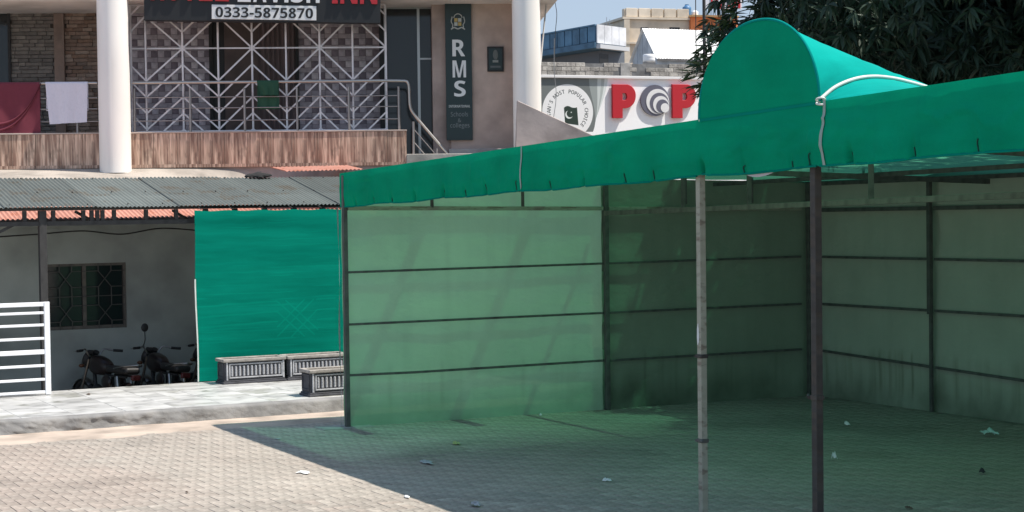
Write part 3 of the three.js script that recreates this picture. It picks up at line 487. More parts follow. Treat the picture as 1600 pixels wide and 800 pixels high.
// ---------- white lattice, signboard, railings and washing ----------
{
  const lat = thing('lattice_screen', 'white metal lattice screen of chevrons and stars behind the terrace railing', 'lattice screen');
  const zl = -0.3, P = (x, y) => FT.p(x, y, zl), h0 = TY(75, zl, 400), yb = yTop + 0.03, yt = yCeil - 0.03;
  const star = [180, 286.5, 395, 500.5, 604].map(p => TX(p, zl)), mid = [229, 342, 448, 552].map(p => TX(p, zl));
  const all = [...star.slice(1), ...mid, TX(206, zl)];
  for (const x of all) mesh('upright', bar(P(x, yb), P(x, yt), 0.03, 0.042, 0.004), M.white, lat);
  for (const y of [h0, yt]) mesh('crossbar', FT.box(TX(206, zl), star[4], y - 0.012, y + 0.012, zl - 0.012, zl + 0.012), M.white, lat);
  mesh('bottom_rail', FT.box(TX(206, zl), star[4] + 0.02, yb - 0.03, yb + 0.015, zl - 0.022, zl + 0.022, 0.004), M.white, lat);
  const drop = 0.535, step = 0.268, xa = TX(206, zl);
  for (let s = 0; s < 5; s++) for (const m of mid) {
    if (Math.abs(m - star[s]) > 0.75) continue;
    for (const dir of [-1, 1]) for (let k = 0; k < 7; k++) {
      let x0 = star[s], x1 = m, y0 = h0 + dir * k * step, y1 = y0 + dir * drop;
      const lo = yb, hi = yt, sl = (y1 - y0) / (x1 - x0);
      const cut = (x, y) => y < lo ? [x + (lo - y) / sl, lo] : y > hi ? [x + (hi - y) / sl, hi] : [x, y];
      if ((y0 <= lo && y1 <= lo) || (y0 >= hi && y1 >= hi)) continue;
      [x0, y0] = cut(x0, y0); [x1, y1] = cut(x1, y1);
      if (x0 < xa) { y0 += sl * (xa - x0); x0 = xa; }
      if (Math.hypot(x1 - x0, y1 - y0) < 0.04) continue;
      mesh('diagonal', bar(P(x0, y0).addScaledVector(V(0, 0, 1), 0.003 * (k % 2)), P(x1, y1), 0.022, 0.026), M.white, lat);
    }
  }
  for (const x of star.slice(1, 4)) { const g = new THREE.CylinderGeometry(0.05, 0.05, 0.036, 12); g.rotateX(Math.PI / 2); g.translate(x, h0, zl); mesh('star_boss', FT.geo(g), M.white, lat); }
  done(lat);
  const sg = thing('hotel_sign', 'black hotel signboard with red and white letters and a phone number plate', 'sign'), zs = 0.23;
  mesh('board', FT.box(TX(227, zs), TX(596, zs), TY(34, zs), TY(-62, zs), zs - 0.2, zs, 0.006), M.signBlack, sg);
  const pl = mesh('number_plate', FT.box(TX(333, zs), TX(496, zs), TY(31, zs), TY(8.5, zs), zs + 0.001, zs + 0.02, 0.004), M.paint, sg);
  mesh('digits', letters(FT, '0333-5875870', TX(339, zs), TX(491, zs), TY(28, zs), TY(12, zs), zs + 0.0205, 0.004), M.signBlack, pl);
  const blOf = { HOTEL: L(300, 3.4, zs).y, LAVISH: L(440, 3.4, zs).y, INN: L(556, 3.4, zs).y }, tp = TY(-34, zs);
  for (const [s, a, b, m] of [['HOTEL', 236, 362, M.red], ['LAVISH', 372, 503, M.paint], ['INN', 519, 593, M.red]]) [...s].forEach((ch, i) => { const n = s.length, w = (b - a) / (n - (s.includes('I') ? 0.6 : 0)); let x = 0; for (let q = 0; q < i; q++) x += s[q] === 'I' ? 0.42 : 1; const ww = ch === 'I' ? 0.42 : 1; mesh('letter', letters(FT, ch, TX(a + x * w + 1.5, zs), TX(a + (x + ww) * w - 2.5, zs), blOf[s], tp, zs + 0.001, 0.03), m, sg); });
  done(sg); sg.rotation.z = -0.019;
  // railings
  const ra = thing('terrace_railing', 'polished steel railing in front of the white lattice and down the steps', 'railing');
  const zr = -0.06, ry = TY(128, zr), Q = (px, y, z = zr) => FT.p(TX(px, z), y, z);
  const thin = [151, 168, 187.5].map(p => TY(p, zr));
  const endx = L(638, 128, zr).x, e1 = L(641, 172, zr);
  mesh('top_rail', tube([Q(207, ry), Q(420, ry), FT.p(endx - 0.12, ry, zr), FT.p(endx - 0.03, ry - 0.008, zr), FT.p(endx, ry - 0.045, zr), FT.p(e1.x, e1.y + 0.06, zr), FT.p(e1.x + 0.03, e1.y - 0.02, zr), FT.p(L(705, 247, zr).x, L(705, 247, zr).y, zr), FT.p(L(760, 312, zr).x, L(760, 312, zr).y, zr)], 0.024, 160, 8), M.steel, ra);
  for (const px of [210, 297, 382, 464, 545, 623]) mesh('post', rod(Q(px, yTop), Q(px, TY(137, zr)), 0.021), M.thinSteel, ra);
  for (const y of thin) mesh('rod', rod(Q(207, y), Q(625, y), 0.009, 6), M.thinSteel, ra);
  for (const [px, py, pb] of [[646, 190, 240], [683, 232, 262]]) { const a = L(px, py, zr), b = L(px, pb + 16, zr); mesh('post', rod(FT.p(a.x, a.y, zr), FT.p(b.x, b.y, zr), 0.021), M.thinSteel, ra); }
  for (const dy of [22, 42]) { const a = L(645, 178 + dy, zr), b = L(705, 247 + dy, zr); mesh('rod', rod(FT.p(a.x, a.y, zr), FT.p(b.x, b.y, zr), 0.009, 6), M.thinSteel, ra); }
  done(ra);
  const rb = thing('terrace_railing', 'polished steel railing left of the white column with washing hung on it', 'railing');
  const rx0 = -60, rx1 = 152;
  mesh('top_rail', rod(Q(rx0, ry), Q(rx1, ry), 0.022), M.steel, rb);
  for (const px of [-40, 40, 120]) mesh('post', rod(Q(px, yTop), Q(px, ry), 0.019), M.thinSteel, rb);
  for (const y of thin) mesh('rod', rod(Q(rx0, y), Q(rx1, y), 0.009, 6), M.thinSteel, rb);
  done(rb);
  const drape = (name, label, cat, pa, pb, pya, pyb, m, seed, skew = 0) => {
    const t = thing(name, label, cat), x0 = TX(pa, zr), x1 = TX(pb, zr), yl = TY(pyb, zr), top = ry + 0.027;
    mesh('cloth', FT.geo(grid(40, 50, (u, v) => { // front fall, over the rail, back fall
      const f = v < 0.66 ? v / 0.66 : 1, a = v < 0.66 ? 0 : v < 0.72 ? (v - 0.66) / 0.06 * Math.PI : Math.PI, bk = v > 0.72 ? (v - 0.72) / 0.28 : 0;
      const fold = 0.06 * (fbm(u * 4 + seed, (1 - f) * 0.8, seed, 3) - 0.5) * (v < 0.66 ? 1 - f * 0.7 : 0.3) + 0.014 * Math.sin(u * 14 + seed) * (v < 0.66 ? 1 - f : bk);
      const low = yl + 0.01 * (fbm(u * 6, 1, seed + 3, 2) - 0.5) + skew * (u - 0.5), y = v < 0.66 ? lerp(low, top - 0.027, f) : top - 0.027 + 0.027 * Math.sin(a) - bk * 0.45, z = zr + (v < 0.66 ? 0.028 : 0.028 * Math.cos(a)) + fold + 0.012;
      const w = v < 0.66 ? lerp(0.06, 0, f) * Math.abs(seed % 2) : 0; return { p: V(lerp(x0 + w, x1 - w * 0.3, u), y, z), uv: [u, v] };
    })), m, t); return done(t);
  };
  const towelT = rep(tone(401, 40, 0.95, 1.04, 3), 1, 1);
  const mar = drape('maroon_sheet', 'maroon cloth hung over the left end of the terrace railing', 'cloth', -28, 63, 127, 207, std(0.17, 0.03, 0.048, 0.95, { map: towelT }), 4, 0.0);
  { const z = zr + 0.055, a = L(-10, 192, z), b = L(64, 128, z); const fold = FT.geo(grid(30, 12, (u, v) => { const t = u, x = lerp(a.x, b.x, t), y = lerp(a.y, b.y, Math.pow(t, 2.6)) - v * 0.16 * (1 - t * 0.8); return { p: V(x, y, z + 0.02 * Math.sin(v * 9) * (1 - t * 0.6)), uv: [u, v] }; })); fold.translate(-mar.position.x, -mar.position.y, -mar.position.z); mesh('swag_fold', fold, std(0.16, 0.028, 0.045, 0.95, { map: towelT }), mar); }
  drape('white_towel', 'pale lilac white towel hung over the railing beside the maroon cloth', 'towel', 72, 138, 127, 190, std(0.72, 0.68, 0.76, 0.95, { map: towelT }), 7, 0.03);
  drape('green_cloth', 'small dark green cloth hung on the railing before the lattice', 'cloth', 402, 436, 127, 149, std(0.025, 0.085, 0.05, 0.95, { map: towelT }), 9);
  // school board, plaque
  const zb = -0.5, bx0 = TX(697, zb), bx1 = TX(738, zb), byb = TY(219, zb, 715), byt = yCeil - 0.002;
  const sb = thing('school_sign', 'tall dark green vertical sign with white letters and a crest beside the entrance', 'sign');
  mesh('board', FT.box(bx0, bx1, byb, byt, zb - 0.05, zb, 0.004), M.rmsGreen, sb);
  for (const [ch, a, b, y0, y1] of [['R', 707, 727, 88, 62], ['M', 707, 728, 121, 94.5], ['S', 709, 727, 151, 126]]) mesh('letter', letters(FT, ch, TX(a, zb, 100), TX(b, zb, 100), TY(y0, zb, 716), TY(y1, zb, 716), zb + 0.0006, 0.012), M.paint, sb);
  const pale = std(0.5, 0.52, 0.5, 0.6), dim = std(0.2, 0.22, 0.22, 0.6), gold = std(0.5, 0.36, 0.12, 0.5);
  mesh('small_lettering', letters(FT, 'INTERNATIONAL', TX(701, zb), TX(734.5, zb), TY(168, zb, 716), TY(164, zb, 716), zb + 0.0006, 0.004), pale, sb);
  mesh('small_lettering', letters(FT, 'Schools', TX(704, zb), TX(731, zb), TY(182, zb, 716), TY(174.5, zb, 716), zb + 0.0006, 0.004, fontR), dim, sb);
  mesh('small_lettering', letters(FT, '&', TX(715, zb), TX(720, zb), TY(191, zb, 716), TY(185, zb, 716), zb + 0.0006, 0.004, fontR), dim, sb);
  mesh('small_lettering', letters(FT, 'colleges', TX(703, zb), TX(733, zb), TY(201.5, zb, 716), TY(192, zb, 716), zb + 0.0006, 0.004, fontR), dim, sb);
  const cr = (dx, dy) => { const v = L(715.5 + dx, 34 + dy, zb); return V(v.x, v.y, zb + 0.004); }, crest = new THREE.Group(); crest.name = 'crest'; sb.add(crest);
  mesh('arch', FT.geo(new THREE.TorusGeometry(0.068, 0.008, 6, 24, Math.PI).translate(cr(0, -6).x, cr(0, -6).y, zb + 0.004)), pale, crest);
  for (const s of [-1, 1]) mesh('supporter', FT.geo(tube([cr(s * 9, -8), cr(s * 10.5, 0), cr(s * 8, 5), cr(s * 9, 9)], 0.009, 12, 5)), pale, crest);
  for (const [dx, dy, m] of [[-3, -3, gold], [3, -3, pale], [-3, 3.4, pale], [3, 3.4, gold]]) { const c = cr(dx, dy); mesh('quarter', FT.box(c.x - 0.03, c.x + 0.026, c.y - 0.032, c.y + 0.028, zb + 0.0006, zb + 0.008, 0.003), m, crest); }
  mesh('ribbon', FT.geo(tube([cr(-11, 12), cr(-6, 9), cr(0, 11), cr(6, 9), cr(11, 12)], 0.012, 24, 5)), pale, crest);
  done(sb);
  const zp = -0.548, pq = thing('wall_plaque', 'small dark framed plaque with a pale figure on the pink plaster wall', 'plaque');
  mesh('frame', FT.box(TX(762, zp), TX(787.5, zp), TY(112, zp, 775), TY(73, zp, 775), zp, zp + 0.035, 0.005), M.dark, pq);
  const pc = (dx, dy) => { const v = L(774 + dx, 90 + dy, zp); return V(v.x, v.y, zp + 0.037); };
  mesh('panel', FT.box(TX(764.5, zp), TX(785, zp), TY(109, zp, 775), TY(76, zp, 775), zp + 0.0355, zp + 0.0385), M.rmsGreen, pq);
  const em = FT.geo(new THREE.CylinderGeometry(0.055, 0.06, 0.012, 20).scale(0.75, 1, 1.45).rotateX(Math.PI / 2).translate(pc(0, -4).x, pc(0, -4).y, zp + 0.042)); mesh('emblem', em, std(0.13, 0.14, 0.13, 0.6), pq);
  mesh('emblem_base', FT.box(pc(-4.5, 5).x, pc(4.5, 5).x, pc(0, 8).y, pc(0, 4).y, zp + 0.0387, zp + 0.05, 0.004), std(0.26, 0.27, 0.25, 0.6), pq);
  mesh('title_strip', FT.box(pc(-8, 14).x, pc(8, 14).x, pc(0, 16).y, pc(0, 13).y, zp + 0.0387, zp + 0.041), std(0.12, 0.13, 0.13, 0.6), pq);
  done(pq);
}
// ---------- grey corrugated lean-to, red roof behind it, hanging green sheet ----------
{
  const cz = -4.62, cb = -6.72, hy = z => lerp(2.635, 3.075, (cz - z) / (cz - cb));
  const corr = (F, x0, x1, z0, z1, yf, pitch, amp, lift) => { const nw = Math.round((x1 - x0) / pitch) * 8; return grid(nw, 6, (u, v) => { const x = lerp(x0, x1, u), z = lerp(z0, z1, v); return { p: F.p(x, yf(z) + amp * Math.cos(x / pitch * 2 * Math.PI) + lift + 0.006 * (fbm(x * 1.3 + 30, z, 501, 2) - 0.5), z), uv: [x, z] }; }); };
  const sheetT = tex(512, 512, (u, v) => { const n = fbm(u * 4, v * 3, 511, 5, 0), st = Math.pow(fbm(u * 60, v * 1.2, 513, 3), 2), r = smooth(0.6, 0.78, fbm(u * 9, v * 14, 515, 4)); const b = 0.85 + 0.35 * (n - 0.5) + 0.2 * (st - 0.25); return [b * (1 - 0.1 * r), b * (1 - 0.25 * r), b * (1 - 0.35 * r)]; });
  const greyS = [1, 0.86, 1.12, 0.95].map(k => std(0.165 * k, 0.185 * k, 0.172 * k, 0.55, { map: rep(sheetT, 0.37), metal: 0.15 }));
  const can = thing('grey_canopy', 'grey corrugated sheet canopy over the basement front', 'canopy');
  const R = rng(51); let i = 0;
  for (let x = -8.9; x < 3.2; x += 1.2) { mesh('roof_sheet', corr(FS, x - 0.06, x + 1.2, cz - 0.03 * R(), cb + 0.04 * R(), hy, 0.06, 0.009, 0.010 * (i % 2)), greyS[i % 4], can); i++; }
  for (const z of [cz - 0.14, -5.6, cb + 0.1]) mesh('purlin', bar(FS.p(-8.9, hy(z) - 0.04, z), FS.p(3.1, hy(z) - 0.04, z), 0.05, 0.05), M.darkIron, can);
  const bz = cz - 0.14, byv = 2.425;
  mesh('lower_beam', bar(FS.p(-8.9, byv, bz), FS.p(-0.3, byv, bz), 0.06, 0.06), M.darkIron, can);
  for (const px of [-60, 38, 83, 130, 143, 152, 160, 178, 228, 275]) { const x = FS.hit(px, 335, 'z', bz).x; mesh('bracket', FS.box(x - 0.026, x + 0.026, byv + 0.031, hy(bz) - 0.066, bz - 0.025, bz + 0.025), M.darkIron, can); }
  for (const px of [320, 366, 412, 458, 503]) { const x = FS.hit(px, 318, 'z', bz).x; mesh('bracket', FS.box(x - 0.03, x + 0.03, 2.52, hy(bz) - 0.066, bz - 0.02, bz + 0.06), M.darkIron, can); }
  for (const px of [118, 270]) { const x = FS.hit(px, 335, 'z', bz).x; mesh('brace', bar(FS.p(x, 2.58, bz), FS.p(x + 0.35, 2.44, bz - 0.4), 0.03), M.darkIron, can); }
  for (const px of [67, -180]) { const x = FS.hit(px, 400, 'z', bz).x; mesh('post', FS.box(x - 0.05, x + 0.05, -0.5, hy(bz) - 0.066, bz - 0.05, bz + 0.05, 0.006), M.darkIron, can); }
  { const x = FS.hit(0, 365, 'z', bz).x; mesh('knee_brace', bar(FS.p(x - 0.25, 2.2, bz - 0.02), FS.p(x + 0.2, 2.42, bz - 0.02), 0.035), M.darkIron, can); }
  for (let k = 0; k < 60; k++) { const z = [cz - 0.14, -5.6, cb + 0.1][k % 3], x = -7 + 0.52 * Math.floor(k / 3), c = FS.p(Math.round(x / 0.07) * 0.07, hy(z) + 0.018, z); mesh('roof_bolt', new THREE.SphereGeometry(0.011, 6, 4).translate(c.x, c.y, c.z), M.darkIron, can); }
  done(can, FS.p(-2, -0.5, -5.6));
  const redM = [1, 0.9, 1.08].map(k => std(0.62 * k, 0.30 * k, 0.23 * k, 0.6, { map: rep(sheetT, 0.5) }));
  const red = thing('red_roof', 'salmon red corrugated roof behind the grey canopy', 'roof'), ry = z => lerp(2.475, 3.05, (-6.86 - z) / 2.2);
  i = 0; for (let x = -8.9; x < 3.0; x += 0.95) { mesh('roof_sheet', corr(FS, x - 0.03, x + 0.95, -6.86, -8.34, ry, 0.07, 0.012, 0.006 * (i % 2)), redM[i % 3], red); i++; }
  mesh('wall_beam', bar(FS.p(-8.9, 2.415, -6.98), FS.p(3.0, 2.415, -6.98), 0.06, 0.05), M.darkIron, red);
  for (let k = 0; k < 7; k++) mesh('rafter', bar(FS.p(-8.5 + k * 1.8, 2.44, -7.0), FS.p(-8.5 + k * 1.8, 2.80, -8.3), 0.05), M.darkIron, red);
  done(red, FS.p(-3, 2.4, -7.5));
  // red scrap strip and dark rag behind the canopy top
  const scrap = thing('red_sheet', 'loose red corrugated offcut lying behind the grey canopy top', 'metal sheet');
  { const a = FS.hit(425, 266, 'z', -7.6), b = FS.hit(560, 262, 'z', -7.2); mesh('sheet', grid(80, 4, (u, v) => { const x = lerp(a.x, b.x, u), z = lerp(-7.0, -7.7, v); return { p: FS.p(x, lerp(a.y, b.y, u) - 0.03 + 0.08 * v + 0.01 * Math.cos(x / 0.07 * 6.283), z), uv: [x, z] }; }), redM[1], scrap); done(scrap); }
  const rag = thing('dark_rag', 'crumpled dark rag on top of the grey canopy edge', 'rag');
  { const c = FS.hit(404, 271, 'z', -6.66); const g = new THREE.IcosahedronGeometry(0.1, 3), p = g.attributes.position; for (let k = 0; k < p.count; k++) { const n = 0.5 + fbm(p.getX(k) * 14 + 20, p.getZ(k) * 14 + p.getY(k) * 9 + 20, 3, 3); p.setXYZ(k, p.getX(k) * 2 * n, Math.max(-0.02, p.getY(k) * 0.5 * n), p.getZ(k) * n); } g.computeVertexNormals(); g.translate(c.x, 3.095, -6.66); mesh('rag_cloth', FS.geo(g), std(0.02, 0.02, 0.02, 0.95), rag); done(rag); }
  const cable = thing('wall_cable', 'dark cable strung along the shaded basement wall', 'cable');
  { const z = -6.95, pts = [[-30, 372], [60, 366], [130, 361], [190, 366], [250, 357], [320, 361]].map(([x, y]) => FS.hit(x, y, 'z', z)).map(v => FS.p(v.x, v.y, v.z)); mesh('wire', tube(pts, 0.011, 60, 5), M.black, cable); done(cable); }
  // hanging sheet
  const wT = tex(1024, 1024, (u, v) => {
    const st = fbm(u * 3, v * 60, 601, 4), n = fbm(u * 3, v * 4, 603, 4), th = smooth(0.62, 0.8, fbm(u * 4, v * 120, 605, 3));
    let k = 0.88 + 0.22 * (st - 0.5) + 0.2 * (n - 0.5) + 0.16 * th + 0.06 * (hash2(Math.floor(u * 1024), Math.floor(v * 512), 3) - 0.5);
    let ln = 0; const px = 302 + u * 302, py = 590 - v * 270; // woven ornament: interlaced lines
    const L1 = (ax, ay, bx, by) => { const dx = bx - ax, dy = by - ay, t = clamp(((px - ax) * dx + (py - ay) * dy) / (dx * dx + dy * dy)), d = Math.hypot(px - ax - t * dx, py - ay - t * dy); ln = Math.max(ln, 1 - smooth(0.6, 1.5, d)); };
    if (py > 455 && py < 540) { for (const y of [467, 484, 500]) { L1(305, y + 5, 438, y); L1(508, y, 540, y - 1); } for (const [a, b, c2, d] of [[438, 467, 502, 524], [438, 484, 484, 526], [454, 467, 508, 516], [502, 467, 438, 524], [508, 484, 462, 526], [486, 467, 438, 509]]) L1(a, b, c2, d); }
    k *= 1 + 0.3 * ln;
    return [k, k * (1 - 0.03 * st), k];
  });
  const sh = thing('green_sheet', 'emerald green shade cloth hung from the grey canopy beside the planters', 'shade cloth');
  const X0 = -0.40, X1 = 2.25, zf = -4.5;
  mesh('cloth', grid(120, 110, (u, v) => {
    const x = lerp(X0 + 0.015 * smooth(0.6, 0, v) + 0.005 * Math.sin(v * 9), X1, u), y = lerp(0.185, 2.57 + 0.006 * Math.cos(u * 34), v);
    const o = 0.02 * (fbm(u * 2 + 3, v * 9, 611, 4) - 0.5) + 0.05 * (fbm(u * 3 + 3, v * 2, 613, 3) - 0.5) * Math.sin(Math.PI * v) + 0.008 * Math.sin(v * 40 + 3 * u) * smooth(0.8, 1, v);
    return { p: FS.p(x, y, zf + o), uv: [u, v] };
  }), phys(0.001, 0.225, 0.155, 0.85, { map: wT, transmission: 0.1, thickness: 0, specularIntensity: 0.06 }), sh);
  mesh('edge_tape', grid(3, 60, (u, v) => ({ p: FS.p(X0 + 0.015 * smooth(0.6, 0, v * 0.6) + 0.005 * Math.sin(v * 5.4) - 0.012 + 0.02 * u, lerp(0.185, 1.62, v), zf + 0.012 + 0.02 * (fbm(3, v * 5.4, 611, 4) - 0.5) + 0.05 * (fbm(3, v * 1.2, 613, 3) - 0.5) * Math.sin(Math.PI * v * 0.6)), uv: [u, v] })), std(0.6, 0.66, 0.62, 0.8), sh);
  mesh('tie_cord', [0, 1, 2, 3, 4, 5].map(k => rod(FS.p(X0 + 0.1 + k * 0.45, 2.59, zf), FS.p(X0 + 0.1 + k * 0.45, 2.64, zf - 0.2), 0.008, 5)), M.dark, sh);
  done(sh);
}
// ---------- planters ----------
{
  const body = grimy(0.075, 0.075, 0.085, 0.85, 1.6, 0.006), pale = grimy(0.5, 0.5, 0.52, 0.85, 2.2, 0.004), soil = grimy(0.22, 0.16, 0.12, 1, 2, 0.02);
  const Lp = 0.92, D = 0.36, Hp = 0.345, F0 = WORLD;
  const t = thing('planter', 'fluted grey cement trough planter at the left end against the green sheet', 'planter', 'fluted cement planters on the walkway');
  const b = (x0, x1, y0, y1, z0, z1, r) => box(x0, x1, y0, y1, z0, z1, r);
  mesh('trough', [b(-Lp / 2 + 0.03, Lp / 2 - 0.03, 0.05, Hp - 0.045, -D / 2 + 0.03, -D / 2 + 0.06), b(-Lp / 2 + 0.03, Lp / 2 - 0.03, 0.05, Hp - 0.045, D / 2 - 0.06, D / 2 - 0.035), b(-Lp / 2 + 0.03, -Lp / 2 + 0.06, 0.05, Hp - 0.045, -D / 2 + 0.06, D / 2 - 0.06), b(Lp / 2 - 0.06, Lp / 2 - 0.03, 0.05, Hp - 0.045, -D / 2 + 0.06, D / 2 - 0.06)], body, t);
  mesh('base', [b(-Lp / 2, Lp / 2, 0, 0.03, -D / 2, D / 2, 0.008), b(-Lp / 2 + 0.015, Lp / 2 - 0.015, 0.03, 0.05, -D / 2 + 0.015, D / 2 - 0.015, 0.008)], body, t);
  mesh('rim', [b(-Lp / 2, Lp / 2, Hp - 0.045, Hp, D / 2 - 0.05, D / 2, 0.012), b(-Lp / 2, Lp / 2, Hp - 0.045, Hp, -D / 2, -D / 2 + 0.05, 0.012), b(-Lp / 2, -Lp / 2 + 0.05, Hp - 0.044, Hp - 0.001, -D / 2 + 0.02, D / 2 - 0.02, 0.012), b(Lp / 2 - 0.05, Lp / 2, Hp - 0.044, Hp - 0.001, -D / 2 + 0.02, D / 2 - 0.02, 0.012)], grimy(0.36, 0.33, 0.30, 0.9, 2, 0.006), t);
  mesh('soil', b(-Lp / 2 + 0.05, Lp / 2 - 0.05, 0.1, Hp - 0.03, -D / 2 + 0.05, D / 2 - 0.05), soil, t);
  const zf = D / 2 - 0.035, px0 = -Lp / 2 + 0.09, px1 = Lp / 2 - 0.05, py0 = 0.075, py1 = Hp - 0.065;
  mesh('panel_frame', [b(px0, px1, py0, py0 + 0.018, zf, zf + 0.018, 0.004), b(px0, px1, py1 - 0.018, py1, zf, zf + 0.018, 0.004), b(px0, px0 + 0.018, py0 + 0.018, py1 - 0.018, zf, zf + 0.018, 0.004), b(px1 - 0.018, px1, py0 + 0.018, py1 - 0.018, zf, zf + 0.018, 0.004)], pale, t);
  for (const s of [-1, 1]) { const ex = s * (Lp / 2 - 0.03); mesh('end_frame', [b(Math.min(ex, ex + s * 0.015), Math.max(ex, ex + s * 0.015), py0, py0 + 0.016, -D / 2 + 0.06, D / 2 - 0.06), b(Math.min(ex, ex + s * 0.015), Math.max(ex, ex + s * 0.015), py1 - 0.016, py1, -D / 2 + 0.06, D / 2 - 0.06), b(Math.min(ex, ex + s * 0.015), Math.max(ex, ex + s * 0.015), py0 + 0.016, py1 - 0.016, -D / 2 + 0.06, -D / 2 + 0.076), b(Math.min(ex, ex + s * 0.015), Math.max(ex, ex + s * 0.015), py0 + 0.016, py1 - 0.016, D / 2 - 0.076, D / 2 - 0.06)], body, t); }
  for (const s of [px0 - 0.028, Lp / 2 - 0.036]) mesh('corner_strip', b(s - 0.012, s + 0.012, 0.052, Hp - 0.047, zf, zf + 0.02, 0.004), pale, t);
  const n = 13, R = rng(6);
  for (let i = 0; i < n; i++) { const x = lerp(px0 + 0.045, px1 - 0.045, i / (n - 1)), g = new THREE.CapsuleGeometry(0.0155, py1 - py0 - 0.085, 3, 7); g.scale(1, 1, 0.9); g.translate(x, (py0 + py1) / 2 - 0.004 + 0.004 * R(), zf + 0.002); mesh('flute', g, pale, t); }
  const put = (o, x, z) => { o.position.copy(FS.p(x, 0.174, z)); o.rotation.y = FS.yaw + 0.02 * (z > -3 ? 1 : 0); };
  put(t, -0.19 + Lp / 2, -3.98 - D / 2);
  put(copyOf(t, 'fluted grey cement trough planter behind the small front one, touching its left neighbour'), -0.19 + Lp * 1.5 + 0.015, -3.98 - D / 2);
  put(copyOf(t, 'fluted grey cement trough planter standing alone at the kerb beside the tent post'), 0.23 + Lp / 2, -1.84 - D / 2);
}
// ---------- white gate ----------
{
  const g = thing('white_gate', 'open white steel gate of horizontal bars at the edge of the walkway', 'gate'), z = -4.1;
  const hy = (px, py) => FS.hit(px, py, 'z', z).y, xr = FS.hit(74, 545, 'z', z).x, xl = -4.9, m = std(0.86, 0.86, 0.88, 0.45);
  mesh('stile', FS.box(xr - 0.035, xr + 0.035, 0.18, hy(74, 471.5), z - 0.025, z + 0.025, 0.004), m, g); mesh('stile', FS.box(xl - 0.035, xl + 0.035, 0.18, hy(74, 471.5), z - 0.025, z + 0.025, 0.004), m, g);
  for (const [py, h] of [[475, 0.055], [488.5, 0.034], [507.5, 0.034], [528.5, 0.034], [549.5, 0.06], [571, 0.034], [592.5, 0.034], [612, 0.034]]) { const y = hy(70, py); mesh('bar', FS.box(xl + 0.035, xr - 0.035, y - h / 2, y + h / 2, z - 0.018, z + 0.018, 0.004), m, g); }
  done(g);
}
